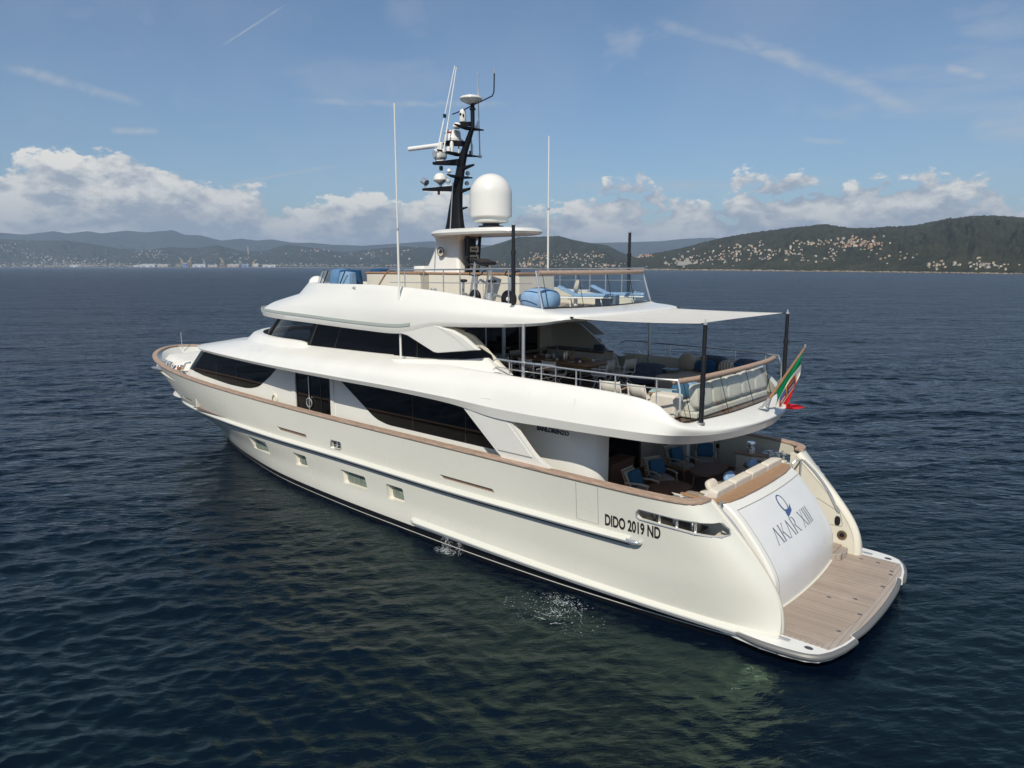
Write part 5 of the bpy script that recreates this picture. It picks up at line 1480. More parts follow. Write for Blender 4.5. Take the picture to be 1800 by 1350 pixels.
MB().prism([(16.28, .518, 9.36), (16.42, .518, 9.36), (16.44, .518, 9.43), (16.38, .518, 9.47), (16.35, .518, 9.52), (16.32, .518, 9.47), (16.26, .518, 9.43)], (0, .006, 0)).build('badge_crest', 'navydark', pyl, 0)
# dark ladder frame with name plates, behind the pylon
lf = MB().bar((15.25, .30, 8.5), (15.1, .30, 9.98), .07, .1).bar((15.25, -.30, 8.5), (15.1, -.30, 9.98), .07, .1).bar((15.1, .3, 9.95), (15.5, .3, 10.05), .07, .1)
for z in (8.75, 9.05, 9.35, 9.65, 9.93): lf.bar((15.2 - (z - 8.75) * .08, .3, z), (15.2 - (z - 8.75) * .08, -.3, z), .06, .03)
lf.box((15.3, 0, 9.2), (.03, .56, 1.5)); ldr = lf.build('plate_ladder', 'black', yacht, 0)
for z in (8.9, 9.2, 9.5):
    p_ = MB().box((15.12, -.02, z), (.02, .44, .19)).build('name_plate', 'plate', ldr, 0)
    q = MB()
    for i in range(3): q.box((15.105, .1 - i * .1, z), (.008, .075, .07))
    q.build('plate_marks', 'black', p_, 0)
ht = [(2.3 * math.copysign(abs(math.cos(t)) ** .8, math.cos(t)) + 14.55, 1.25 * math.copysign(abs(math.sin(t)) ** .75, math.sin(t))) for t in np.linspace(0, 2 * math.pi, 60, endpoint=False)]
hr = []
for k_, z in ((.9, 9.96), (.97, 9.98), (1.0, 10.06), (.985, 10.13), (.9, 10.19), (.5, 10.22), (.02, 10.23)): hr.append([(14.55 + (x - 14.55) * k_, y * k_, z) for x, y in ht])
hb = MB(); hb.grid(hr, 0, cv=True); hb.add([(14.55 + (x - 14.55) * .9, y * .9, 9.96) for x, y in ht], [tuple(range(60))[::-1]]); hb.build('hardtop', 'white', yacht, 40)
# satellite dome
rd = MB().lathe([(.45, 10.22), (.45, 10.3), (.3, 10.32), (.3, 10.38)], (14.26, 0, 0), 28).build('dome_foot', 'boot', yacht)
dm = [(.30, 10.38), (.58, 10.42), (.62, 10.46), (.62, 10.58), (.745, 10.62), (.75, 10.66), (.75, 11.36)] + [(.75 * math.cos(a), 11.36 + .74 * math.sin(a)) for a in np.linspace(.12, math.pi / 2 - .001, 14)]
MB().lathe(dm, (14.26, 0, 0), 48).build('satellite_dome', 'white', yacht, 30)

# ---- raked black mast
mast = MB()
sec = [(10.15, 16.1, .47, .2), (10.5, 16.08, .38, .17), (11.0, 16.05, .30, .14), (11.75, 15.93, .20, .12), (12.5, 15.73, .165, .11), (12.95, 15.58, .14, .1), (13.35, 15.36, .115, .08), (13.75, 15.14, .085, .07)]
mast.grid([[(x + a * math.copysign(abs(math.cos(t)) ** .6, math.cos(t)), b_ * math.copysign(abs(math.sin(t)) ** .6, math.sin(t)), z) for t in np.linspace(0, 6.2832, 20, endpoint=False)] for z, x, a, b_ in sec], 0, cv=True)
mst = mast.build('mast', 'mast', yacht, 40)
MB().tube([(16.15, .2, 10.2), (15.95, .22, 11.9)], .022, 6).build('conduit', 'dull', mst)
def arm(name, a, b, w0, w1, th):
    """tapered flat platform arm"""
    a, b = np.array(a), np.array(b); d = (b - a) / np.linalg.norm(b - a); n = V(-d[1], d[0], 0); n /= np.linalg.norm(n)
    poly = [a + n * w0, b + n * w1, b + d * w1 * .6, b - n * w1, a - n * w0]
    mb = MB(); P = [tuple(p) for p in poly]; k = 5
    lowp = [tuple(p - V(0, 0, th * (2.2 if i in (0, 4) else .9))) for i, p in enumerate(poly)]
    mb.add(P + lowp, [tuple(range(k)), tuple(range(k, 2 * k))[::-1]] + [(i, k + i, k + (i + 1) % k, (i + 1) % k) for i in range(k)])
    o = mb.build(name, 'mast', mst, 0, bevel=.012)
    bm = bmesh.new(); bm.from_mesh(o.data); bmesh.ops.recalc_face_normals(bm, faces=bm.faces); bm.to_mesh(o.data); bm.free()
arm('mast_arm', (15.9, 0, 11.80), (17.75, 0, 11.83), .2, .12, .09)
arm('mast_arm', (15.7, 0, 12.72), (17.1, 0, 12.74), .18, .16, .10)
arm('mast_arm', (15.5, 0, 13.32), (16.5, 0, 13.36), .16, .2, .08)
arm('mast_arm', (15.2, 0, 13.95), (15.75, 0, 13.98), .12, .14, .07)
arm('mast_arm', (15.7, 0, 12.45), (15.1, 0, 12.5), .1, .05, .06)
arm('mast_arm', (15.85, 0, 11.65), (15.2, 0, 11.7), .1, .05, .06)
arm('mast_arm', (15.95, 0, 11.0), (15.45, 0, 11.03), .08, .04, .05)
def spreader(x, z, hw, w=.13):
    mb = MB(); P = [(x, hw, z + .04), (x + w, hw * .5, z), (x + w * 1.2, 0, z - .03), (x + w, -hw * .5, z), (x, -hw, z + .04), (x - w, -hw * .5, z), (x - w * 1.2, 0, z - .03), (x - w, hw * .5, z)]
    mb.prism(P, (0, 0, .05)); mb.build('spreader', 'mast', mst, 0, bevel=.01)
spreader(15.85, 12.88, 1.08); spreader(15.3, 13.72, .76); spreader(15.8, 12.07, .66)
MB().cyl((15.13, 0, 13.72), .075, .85, 14).cyl((15.13, 0, 14.35), .11, .05, 14).build('mast_head', 'mast', mst)
MB().lathe([(.02, 14.52), (.12, 14.55), (.36, 14.66), (.4, 14.72), (.385, 14.78), (.2, 14.84), (.001, 14.85)], (15.2, 0, 0), 32).build('dish_antenna', 'white', mst)
MB().tube([(16.1, .05, 14.32), (15.6, 0, 14.4), (15.13, 0, 14.5), (14.5, -.02, 14.62), (14.2, -.03, 14.68), (14.12, -.03, 14.8), (14.1, -.03, 15.4)], .022, 8).build('head_bracket', 'mast', mst)
MB().cyl((14.1, -.03, 15.4), .025, .12, 8).cyl((14.1, -.03, 15.5), .008, .12, 6).build('wind_sensor', 'dull', mst)
cmr = MB().lathe([(.11, 14.0), (.12, 14.06), (.12, 14.2), (.115, 14.34), (.08, 14.42), (.001, 14.44)], (15.6, 0.02, 0), 18).build('night_camera', 'white', mst)
MB().cushion((15.6, .13, 14.24), (.1, .05, .1), None, 0, .8, .8, 12, 6).cushion((15.5, .1, 14.2), (.06, .05, .12), None, 0, .8, .8, 12, 6).build('camera_lens', 'black', cmr)
bx = MB().lathe([(.2, 13.37), (.33, 13.38), (.335, 13.46), (.31, 13.5), (.28, 13.74), (.2, 13.78), (.001, 13.79)], (16.15, 0, 0), 28).build('radome', 'white', mst)
MB().tube([(16.15 + .285 * math.cos(t), .285 * math.sin(t), 13.66) for t in np.linspace(1.1, 2.2, 10)], .03, 5).build('radome_mark', 'crestred', bx)
MB().cyl((16.15, 0, 13.34), .3, .05, 24).build('radome_base', 'boot', bx)
MB().lathe([(.1, 13.76), (.16, 13.8), (.16, 13.86), (.1, 13.95), (.001, 13.97)], (15.72, .2, 0), 20).build('small_dome', 'white', mst)
pd = MB().cushion((16.85, .0, 13.0), (.42, .5, .42), None, 0, .6, .6).cyl((16.85, 0, 12.75), .17, .1, 16).cyl((16.85, 0, 13.18), .1, .1, 12)
rad = pd.build('radar_scanner', 'whitemetal', mst, 40)
MB().tube([(18.25, .3, 13.30), (15.85, -.22, 13.36)], .085, 12).build('scanner_bar', 'whitemetal', rad)
MB().lathe([(.001, 0), (.13, 0), (.13, .03), (.001, .03)], (16.87, .24, 13.0), 18, rot=rotx(R(-90))).build('motor_cap', 'dull', rad)
MB().box((16.8, 0, 12.5), (.1, .1, .16)).cyl((16.8, 0, 12.42), .04, .12, 8).build('mast_sensor', 'black', mst, 0)
fl = MB().cyl((17.62, .0, 12.03), .12, .24, 16, rot=roty(R(62))); fo = fl.build('floodlight', 'chrome', mst)
MB().tube([(17.72, 0, 11.84), (17.72, 0, 12.06)], .02, 6).build('lamp_bracket', 'dull', fo)
MB().lathe([(.05, 11.84), (.05, 11.9), (.12, 11.96), (.24, 12.04), (.26, 12.08), (.24, 12.2), (.16, 12.3), (.001, 12.35)], (16.85, 0, 0), 28).build('mushroom_antenna', 'white', mst)
MB().cyl((16.95, 0, 11.55), .05, .16, 12).build('amber_lamp', 'amber', mst)
for x, y, z in ((15.85, .5, 12.12), (15.8, -.4, 12.12)):
    MB().cyl((x, y, z), .025, .1, 8).lathe([(.07, z + .1), (.09, z + .14), (.06, z + .22), (.001, z + .24)], (x, y, 0), 14).build('gps_puck', 'white', mst)
for y in (.5, -.45): MB().lathe([(.06, 11.86), (.085, 11.9), (.085, 11.96), (.04, 12.0)], (15.9, y, 0), 14).build('deck_lamp', 'lampglass', mst)
for x, y, z, h, r_, m_ in ((15.9, .85, 12.93, .3, .05, 'white'), (15.9, .3, 12.93, .4, .07, 'white'), (15.8, .05, 12.93, .32, .025, 'white'), (15.55, -.35, 12.9, .62, .026, 'plate'), (15.6, -.35, 12.9, .14, .05, 'boot'), (15.75, -.62, 12.9, .45, .015, 'white'), (15.3, -.42, 13.76, .28, .03, 'dull'), (15.2, -.25, 13.76, .12, .03, 'white'), (15.75, .6, 12.93, .16, .08, 'white')):
    MB().lathe([(r_, z), (r_, z + h * .8), (r_ * .6, z + h), (.001, z + h)], (x, y, 0), 12).build('mast_sensor', m_, mst)
for a, b_ in (((15.92, .98, 12.92), (15.95, .05, 15.95)), ((15.82, .78, 12.92), (15.9, .02, 15.9)), ((15.7, -.95, 12.92), (14.72, .15, 15.5))):
    a, b_ = V(*a), V(*b_)
    w = MB().tube([a, a * .66 + b_ * .34], .026, 8).tube([a * .66 + b_ * .34, b_], .017, 8).build('whip_aerial', 'white', mst)
    MB().cushion(a, (.16, .16, .12), None, 0, .8, .8, 12, 6).build('aerial_base', 'white', w)
MB().box((15.93, .6, 14.16), (.06, .1, .12)).build('aerial_clamp', 'boot', mst, 0)

# ---- tall side aerials
def aerial(x, y, z0, z1, label):
    a = MB().tube([(x, y, z0), (x, y, z0 + (z1 - z0) * .53)], .038, 8).build('side_aerial', 'white', yacht)
    MB().tube([(x, y, z0 + (z1 - z0) * .53), (x, y, z1)], .026, 8).build('aerial_top', 'white', a)
    MB().cyl((x, y, z0 + (z1 - z0) * .525), .045, .08, 8).build('aerial_joint', 'dull', a)
    MB().box((x, y, z0 - .04), (.14, .16, .1)).cyl((x - .05, y - .06, z0), .045, .1, 10, rot=rotx(R(90))).build('aerial_hinge', 'dull', a, 0)
    return a
a1 = aerial(15.39, 3.32, 5.62, 14.08, ''); MB().tube([(15.37, 3.32, 7.40), (15.1, 3.36, 7.42), (14.95, 3.36, 7.36)], .022, 6).tube([(15.1, 3.34, 7.42), (15.3, 3.36, 7.16)], .012, 5).tube([(15.02, 3.34, 7.42), (15.25, 3.36, 7.14)], .012, 5).build('aerial_stay', 'whitemetal', a1)
aerial(14.18, -3.15, 8.0, 13.76, '')
# forward dome on the coach roof
fd = MB().lathe([(.26, 7.55), (.26, 7.72), (.36, 7.78), (.375, 8.1)] + [(.375 * math.cos(a), 8.1 + .36 * math.sin(a)) for a in np.linspace(.15, 1.57, 9)], (24.75, .35, 0), 30).build('forward_dome', 'white', yacht, 35)
vs, fs = text_mesh('e Tel', .21, .002, 0, 1.0)
P = []
for x, y, z in vs:
    th = math.radians(131) - (.12 - x) / .38 * -1 * 1.0
    P.append((24.75 + .381 * math.cos(th), .35 + .381 * math.sin(th), 7.92 + y))
MB().add(P, fs).build('dome_lettering', 'bluetext', fd, 0)
# horn on the roof side
MB().tube([(18.5, 2.98, 8.03), (18.4, 3.04, 8.1), (18.2, 3.1, 8.12)], .02, 6).cyl((18.22, 3.1, 8.12), .045, .08, 10, rot=roty(R(-90))).build('roof_light', 'dull', yacht)

# ---- foredeck gear
cv = MB(); n1_, n2_ = 40, 26; Gc = []
for i in range(n1_ + 1):
    u = i / n1_; x = 33.4 + u * 6.6; hw = float(np.interp(x, [33.4, 35.3, 36.9, 38.6, 39.6, 40.0], [2.3, 2.75, 2.4, 1.75, 1.0, .15]))
    row = []
    for j in range(n2_ + 1):
        v = -1 + 2 * j / n2_
        e = min(1, (1 - abs(v)) * 4.5) * min(1, u * 9) * min(1, (1 - u) * 8)
        z = 3.32 + .46 * e ** .5 + .22 * (1 - v * v) * math.sin(math.pi * min(1, u * 1.2)) ** .5 + .045 * wn(x * .9, v * 2.2, 4.) + .02 * wn(x * 3, v * 6, 1.)
        row.append((x, v * hw, z))
    Gc.append(row)
MB().grid(Gc, 0).build('foredeck_cover', 'canvas', yacht, 60)
MB().tube([(40.0, .0, 3.95), (40.05, 0, 4.95)], .022, 6).build('jackstaff', 'dull', yacht)
for x, y in ((36.6, 2.55), (36.2, 2.62), (35.5, 2.75), (35.1, 2.8)):
    for s in (1, -1): MB().lathe([(.07, 3.3), (.06, 3.75), (.13, 3.79), (.12, 3.85), (.001, 3.87)], (x, s * y, 0), 14).build('bow_bollard', 'chrome', yacht)
for s in (1, -1):
    MB().box((35.9, s * 2.8, 3.4), (2.2, .5, .1)).build('windlass_base', 'dull', yacht, 0, bevel=.02)
    MB().cushion((34.6, s * 2.5, 3.55), (.36, .3, .32), None, 0, .5, .6).build('windlass', 'chrome', yacht)
    MB().cushion((34.2, s * 2.75, 3.6), (.26, .2, .2), None, 0, .7, .7).build('windlass_gypsy', 'amber', yacht)
    MB().tube([(34.1, s * 2.6, 3.55), (33.6, s * 2.65, 3.9), (33.4, s * 2.5, 3.95)], .05, 8).build('chain_stopper', 'dull', yacht)
    MB().cushion((38.9, s * (hull_y(38.9, 3.7) + .01), 3.7), (.26, .12, .12), None, 0, .7, .7).build('bow_light', 'chrome', yacht)

# ================================================================== AWNING, POLES, FLAG
def pole(name, x, y, z0, z1, label, top):
    t = thing(name, label, 'pole', (x, y, z0), 0, 'black carbon awning poles')
    h = z1 - z0
    MB().cyl((0, 0, 0), .062, h * .68, 14).build('lower_tube', 'black', t)
    MB().cyl((0, 0, h * .66), .052, h * .33, 14).build('upper_tube', 'black', t)
    MB().cyl((0, 0, h * .63), .075, .12, 14).build('clamp', 'rubber', t)
    MB().cyl((0, 0, 0), .1, .04, 16).build('foot', 'dull', t)
    MB().cyl((0, 0, h * .985), .056, .05, 12).cyl((0, 0, h + .02), .016, .07, 8).build('tip', 'chrome', t)
pole('awning_pole', 4.58, 2.68, 5.0, 7.52, 'black pole with the near corner of the sunshade, beside the teak topped glass', 1)
pole('awning_pole', 4.58, -2.68, 5.0, 7.52, 'black pole behind the flag at the far corner of the sunshade', 1)
pole('awning_pole', 10.46, 3.11, 7.72, 10.1, 'bare black pole on the near side of the top deck beside the exercise bikes', 0)
pole('awning_pole', 10.46, -3.11, 7.72, 10.1, 'bare black pole on the far side of the top deck behind the glass', 0)
aw = MB(); Ga = []
A, B_, C_, D_ = V(8.46, 3.0, 7.47), V(8.46, -3.0, 7.47), V(4.70, 2.62, 7.50), V(4.70, -2.62, 7.50)
for i in range(31):
    u = i / 30; row = []
    for j in range(31):
        v = j / 30
        p = (A * (1 - v) + B_ * v) * (1 - u) + (C_ * (1 - v) + D_ * v) * u
        k = 4 * v * (1 - v)
        p = p + V(.42 * k * u * u, 0, 0) + V(0, -(v - .5) * .5 * 4 * u * (1 - u) * .5, 0)
        if u < .5: p[0] -= .2 * k * (1 - u * 2)
        p = p + V(0, 0, -.07 * 4 * u * (1 - u) * (.35 + .65 * k) - .06 * k * u)
        row.append(p)
    Ga.append(row)
Ga = np.array(Ga)
sail = aw.grid(Ga, 0).build('awning', 'sail', None, 60)
sm = sail.modifiers.new('cloth', 'SOLIDIFY'); sm.thickness = .012
tag(sail, 'taut cream cloth sunshade stretched aft from the roof to two black poles', 'awning')
for Ce, pp in ((C_, V(4.58, 2.68, 7.5)), (D_, V(4.58, -2.68, 7.5))): MB().tube([Ce + V(.02, 0, 0), pp], .012, 5).build('lashing', 'black', sail)
for p in (A, B_): MB().box(p + V(.05, 0, .02), (.3, .06, .05)).build('edge_batten', 'boot', sail, 0)

# ---- ensign on its raked staff
t = thing('ensign_flag', 'green white and red ensign with a crest, drooping from a raked teak staff', 'flag', (4.2, -.28, 5.02))
S0, S1 = V(0, 0, 0), V(-1.02, 0, 1.76)
MB().tube([S0, S1 * .5, S1], [.045, .04, .03], 10).build('staff', 'woodlight', t)
MB().tube([S0 * 1 + S1 * .0, S1 * .16], .06, 10).build('staff_socket', 'dull', t)
MB().cyl(S1, .03, .08, 10).build('truck', 'dull', t)
MB().tube([(-.1, .1, 0), S1 * .2], .018, 6).tube([(-.1, -.1, 0), S1 * .2], .018, 6).box((-.02, 0, -.0), (.26, .2, .03)).build('socket_foot', 'chrome', t)
nu, nv = 60, 24
Fg = np.zeros((nu + 1, nv + 1, 3))
for i in range(nu + 1):
    u = i / nu                                    # along the fly
    for j in range(nv + 1):
        v = j / nv                                # 1 = top of the hoist
        base = S1 * (.34 + .62 * v)
        L = 1.75 * u
        # cloth hangs from the staff in folds, fly end gathered below
        drop = L * (.74 - .05 * v) ; back = -L * (.06 + .14 * v); side = -.12 * math.sin(7.5 * u + 4.0 * v) * min(1, u * 3) - .10 * u
        p = base + V(-back * .55, side + .06 * math.sin(9 * v + 5 * u) * u, -drop)
        zmin = .10 + .05 * math.sin(7 * v + 9 * u)
        if p[2] < zmin:
            ex = zmin - p[2]; p[2] = zmin + .025 * math.sin(18 * u + 3 * v) - .10 * ex; p[0] -= ex * .75; p[1] -= ex * .55
        Fg[i, j] = p
thirds = [('green_band', 0, 20, 'flaggreen'), ('white_band', 20, 40, 'flagwhite'), ('red_band', 40, 60, 'flagred')]
for nm, a, b_, m_ in thirds:
    o = MB().grid(Fg[a:b_ + 1], 0).build(nm, m_, t, 60)
    q = o.modifiers.new('cloth', 'SOLIDIFY'); q.thickness = .006; q.offset = 0
def patch(i0, i1, j0, j1, m_, d):
    n = grid_normals(Fg)
    for s in (1, -1): MB().grid((Fg + n * d * s)[i0:i1 + 1, j0:j1 + 1], 0, flip=s < 0).build('crest', m_, t, 60)
patch(23, 37, 5, 20, 'crestgold', .008); patch(24, 30, 13, 19, 'crestred', .012); patch(30, 36, 13, 19, 'crestblue', .012); patch(24, 30, 6, 12, 'crestblue', .012); patch(30, 36, 6, 12, 'crestred', .012); patch(26, 28, 14, 18, 'crestgold', .016); patch(32, 34, 7, 11, 'flagwhite', .016); patch(32, 34, 14, 18, 'flagwhite', .016)

# ================================================================== FURNITURE
ZU, ZM, ZS = 4.95, 2.1, 7.53
# ---- folding director's chair (faces +x locally)
def director(label, loc, rz, group, frame='whitemetal', arms='whitemetal'):
    t = thing('folding_chair', label, 'chair', loc, rz, group)
    MB().cushion((0, 0, .47), (.5, .5, .03), None, 0, .3, .3, 20, 6).build('seat', 'sling', t)
    b = MB(); b.grid([[(-.25 - .03 * math.cos(v * 1.5) - .06 * w, v * .26, .60 + .32 * w) for w in (0, .5, 1)] for v in np.linspace(-1, 1, 9)]); o = b.build('backrest', 'sling', t, 60)
    q = o.modifiers.new('cloth', 'SOLIDIFY'); q.thickness = .012
    for s in (1, -1):
        MB().tube([(-.24, s * .27, .0 + .44), (-.25, s * .27, .62), (-.32, s * .27, .94)], .016, 8).build('back_post', frame, t)
        MB().box((.0, s * .285, .67), (.52, .05, .025)).tube([(.24, s * .285, .45), (.24, s * .285, .66)], .015, 6).build('armrest', arms, t, 30)
        MB().bar((-.23, s * .27, .45), (.25, s * .27, .45), .03, .03).build('side_rail', frame, t, 0)
    for x in (-.2, .22):
        for s in (1, -1): MB().tube([(x, s * .27, .45), (x, -s * .27, .02)], .014, 6).build('leg', frame, t)
    for s in (1, -1): MB().bar((-.26, s * .27, .015), (.27, s * .27, .015), .03, .03).build('foot_bar', frame, t, 0)
    return t
dc = director('cream folding chair at the near left of the dining table, nearest the glass doors', (12.75, .75, ZU), R(-90), 'folding chairs round the dining table')
spots = [(11.75, .75, -90, 'cream folding chair in the middle of the near side of the dining table'), (10.75, .75, -90, 'cream folding chair at the near right of the dining table'),
         (12.7, -1.95, 90, 'cream folding chair at the far left of the dining table'), (11.7, -1.95, 90, 'cream folding chair at the far middle of the dining table'), (10.7, -1.95, 90, 'cream folding chair at the far right of the dining table, before the sideboard'),
         (9.55, -.25, 10, 'cream folding chair at the aft end of the table, nearer the rail'), (9.35, -1.2, -8, 'cream folding chair at the aft end of the table, nearer the dark pouf'), (13.25, -.5, 180, 'cream folding chair at the forward end of the table by the doors')]
for x, y, a, l in spots: dup(dc, (x, y, ZU), R(a), l)
# two low armchairs by the near rail
def deck_armchair(label, loc, rz, group):
    t = thing('deck_armchair', label, 'chair', loc, rz, group)
    MB().cushion((.0, 0, .42), (.56, .54, .05), None, 0, .3, .3, 20, 6).build('seat', 'sling', t)
    b = MB(); b.grid([[(-.27 - .12 * w, v * .27, .44 + .42 * w) for w in (0, .5, 1)] for v in np.linspace(-1, 1, 5)]); o = b.build('backrest', 'sling', t, 60); o.modifiers.new('cloth', 'SOLIDIFY').thickness = .015
    for s in (1, -1):
        MB().tube([(-.3, s * .3, 0), (-.28, s * .3, .44), (-.4, s * .28, .88)], .018, 8).tube([(.28, s * .3, 0), (.28, s * .3, .63)], .018, 8).tube([(.28, s * .3, .42), (-.28, s * .3, .42)], .016, 6).build('side_frame', 'whitemetal', t)
        MB().box((-.02, s * .3, .645), (.62, .06, .03)).build('armrest', 'woodlight', t, 0, bevel=.008)
    return t
ac = deck_armchair('low white armchair with teak arms by the near rail, nearer the dining table', (7.3, 2.45, ZU), R(-78), 'low armchairs by the near rail')
dup(ac, (6.35, 2.45, ZU), R(-96), 'low white armchair with teak arms by the near rail, nearer the aqua side tables')
# ---- dining table and its breakfast
t = thing('dining_table', 'long teak dining table laid for breakfast on the shaded deck', 'table', (11.6, -.6, ZU))
P = rounded([(1.75, -.62), (1.75, .62), (-1.75, .62), (-1.75, -.62)], .3, 6)
MB().prism([(x, y, .70) for x, y in P], (0, 0, .06)).build('tabletop', 'woodlight', t, 0, bevel=.015)
MB().box((0, 0, .64), (2.9, .9, .1)).build('apron', 'woodlight', t, 0)
for x in (-1.2, 1.2):
    for y in (-.4, .4): MB().cyl((x, y, 0), .04, .62, 10).build('leg', 'dull', t)
ZT = ZU + .762
TX, TY = 11.6, -.6
def on_table(name, label, cat, x, y, group, parts, z=ZT):
    t = thing(name, label, cat, (x, y, z), 0, group)
    for nm, prof, m_ in parts: MB().lathe(prof, seg=16).build(nm, m_, t, 40)
    return t
PLATE = [('dish', [(.001, .0), (.08, .0), (.13, .015), (.13, .02), (.07, .008), (.001, .008)], 'china')]
for i, (x, y) in enumerate([(12.75, -.15), (11.75, -.15), (10.75, -.15), (12.7, -1.05), (11.7, -1.05), (10.7, -1.05)]):
    w = ('near left', 'near middle', 'near right', 'far left', 'far middle', 'far right')[i]
    on_table('plate', f'white plate at the {w} place of the dining table', 'plate', x, y, 'plates on the dining table', PLATE)
CUP = [('bowl', [(.001, 0), (.03, 0), (.04, .03), (.045, .075), (.04, .075), (.034, .03), (.001, .01)], 'china'), ('saucer', [(.001, -.001), (.07, .004), (.075, .012), (.03, .004)], 'china')]
for i, (x, y, w) in enumerate([(12.45, -.3, 'by the near left plate'), (11.45, -.28, 'by the near middle plate'), (10.5, -.3, 'by the near right plate'), (12.3, -.9, 'by the far left plate'), (11.3, -.9, 'by the far middle plate'), (10.35, -.85, 'by the far right plate')]):
    on_table('coffee_cup', f'white cup and saucer {w}', 'cup', x, y, 'cups on the dining table', CUP)
on_table('water_bottle', 'tall clear blue ribbed water bottle among the jugs on the dining table', 'bottle', 11.75, -.65, None, [('body', [(.001, 0), (.05, 0), (.052, .1), (.047, .12), (.052, .14), (.05, .26), (.02, .33), (.001, .33)], 'bottleblue'), ('cap', [(.02, .33), (.02, .36), (.001, .36)], 'china')])
on_table('water_bottle', 'shorter dark blue bottle beside the tall ribbed water bottle', 'bottle', 11.5, -.62, None, [('body', [(.001, 0), (.04, 0), (.04, .2), (.016, .26), (.016, .29), (.001, .29)], 'bottleblue'), ('cap', [(.018, .285), (.018, .31), (.001, .31)], 'dull')])
on_table('vacuum_jug', 'brushed metal vacuum jug on the dining table, front of the pair', 'jug', 11.35, -.55, 'metal jugs on the dining table', [('body', [(.001, 0), (.055, 0), (.055, .19), (.04, .24), (.001, .24)], 'goldmetal'), ('lid', [(.03, .24), (.03, .28), (.001, .29)], 'chrome')])
on_table('vacuum_jug', 'brushed metal vacuum jug half hidden behind the front jug', 'jug', 11.42, -.75, 'metal jugs on the dining table', [('body', [(.001, 0), (.055, 0), (.055, .2), (.04, .25), (.001, .25)], 'goldmetal'), ('lid', [(.03, .25), (.03, .29), (.001, .3)], 'chrome')])
on_table('pepper_mill', 'tall wooden pepper mill on the dining table', 'pepper mill', 11.08, -.7, None, [('body', [(.001, 0), (.05, 0), (.042, .1), (.045, .3), (.001, .3)], 'woodlight'), ('knob', [(.03, .3), (.04, .33), (.02, .37), (.001, .37)], 'wood')])
on_table('milk_jug', 'white china milk jug near the bottles', 'jug', 11.95, -.75, None, [('body', [(.001, 0), (.05, 0), (.06, .08), (.04, .15), (.045, .17), (.001, .17)], 'china')])
on_table('sugar_bowl', 'white china sugar bowl left of the milk jug', 'bowl', 12.2, -.65, None, [('body', [(.001, 0), (.05, 0), (.07, .06), (.06, .1), (.02, .12), (.001, .14)], 'china')])
on_table('jam_jar', 'blue lidded jar beside the pepper mill', 'jar', 10.85, -.75, None, [('body', [(.001, 0), (.045, 0), (.045, .09), (.001, .09)], 'blue'), ('lid', [(.047, .09), (.047, .115), (.001, .115)], 'goldmetal')])
on_table('bread_basket', 'small brown bread basket at the right of the table', 'basket', 10.55, -.7, None, [('basket', [(.001, 0), (.1, 0), (.14, .07), (.13, .07), (.09, .015), (.001, .015)], 'woodlight'), ('bread', [(.12, .06), (.08, .1), (.001, .11)], 'crestgold')])
# ---- sideboard with a speaker
t = thing('sideboard', 'cream sideboard with a dark stone and teak top against the far wall', 'sideboard', (12.15, -2.5, ZU))
MB().box((0, 0, .43), (2.5, .66, .86)).build('cabinet', 'cream', t, 0, bevel=.01)
MB().box((0, 0, .885), (2.56, .72, .05)).build('edge', 'wood', t, 0); MB().box((0, 0, .915), (2.45, .62, .012)).build('stone_top', 'steelblue', t, 0)
t = thing('speaker', 'blue grey fabric speaker on the right end of the sideboard', 'speaker', (11.25, -2.5, ZU + .925))
MB().cushion((0, 0, .11), (.42, .16, .22), None, 0, .3, .3).build('cloth_body', 'slate', t)
MB().tube([(-.2, .08, .21), (.2, .08, .21)], .008, 5).build('trim', 'dull', t)
# ---- pouf, sofas, side tables
t = thing('pouf', 'big dark slate blue cloth pouf on the shaded deck', 'pouf', (9.0, -2.15, ZU), R(20))
MB().cushion((0, 0, .24), (1.25, 1.1, .5), None, 0, .45, .4).build('base', 'slate', t)
MB().cushion((0, 0, .46), (1.2, 1.05, .44), None, 0, .7, .45).build('top_cushion', 'slate', t)
MB().tube([(.6 * math.cos(a) * 1.01, .53 * math.sin(a) * 1.01, .45) for a in np.linspace(0, 6.283, 40, endpoint=False)], .012, 5, closed=True).build('piping', 'steelblue', t)
def sofa_block(name, label, loc, L, D, rz, nseat, m_='beige', back=True, group=None):
    t = thing(name, label, 'sofa', loc, rz, group)
    MB().box((0, 0, .12), (L, D, .16)).build('base', m_, t, 0, bevel=.03)
    for i in range(nseat): MB().cushion((-L / 2 + L * (i + .5) / nseat, .08, .31), (L / nseat * .99, D * .9, .24), None, 0, .25, .2, 24, 10).build('seat_cushion', m_, t)
    if back:
        for i in range(nseat): MB().cushion((-L / 2 + L * (i + .5) / nseat, -D / 2 + .14, .6), (L / nseat * .98, .26, .62), rotx(R(-6)), 0, .3, .25, 24, 10).build('back_cushion', m_, t)
    return t
sofa_block('deck_sofa', 'cream sofa along the glass at the stern, its back towards the sea', (5.42, -.1, ZU), 4.6, .95, R(-90), 5, 'cushion')
sofa_block('deck_sofa', 'beige sofa along the far rail under the scatter cushions', (7.0, -2.95, ZU), 2.3, 1.0, R(0), 2, 'beige')
MB_ = MB
t = thing('chaise', 'beige daybed end beside the dark pouf', 'daybed', (7.6, -1.9, ZU)); MB().cushion((0, 0, .22), (1.5, 1.0, .44), None, 0, .25, .2).build('mattress', 'beige', t)
t = thing('sofa_end', 'cream sofa end block by the near corner of the glass', 'sofa', (5.75, 2.35, ZU)); MB().box((0, 0, .34), (.75, .5, .62)).build('arm', 'cushion', t, 0, bevel=.07, segs=4); MB().cushion((.85, -.1, .24), (1.0, .9, .46), None, 0, .25, .2).build('seat', 'cushion', t)
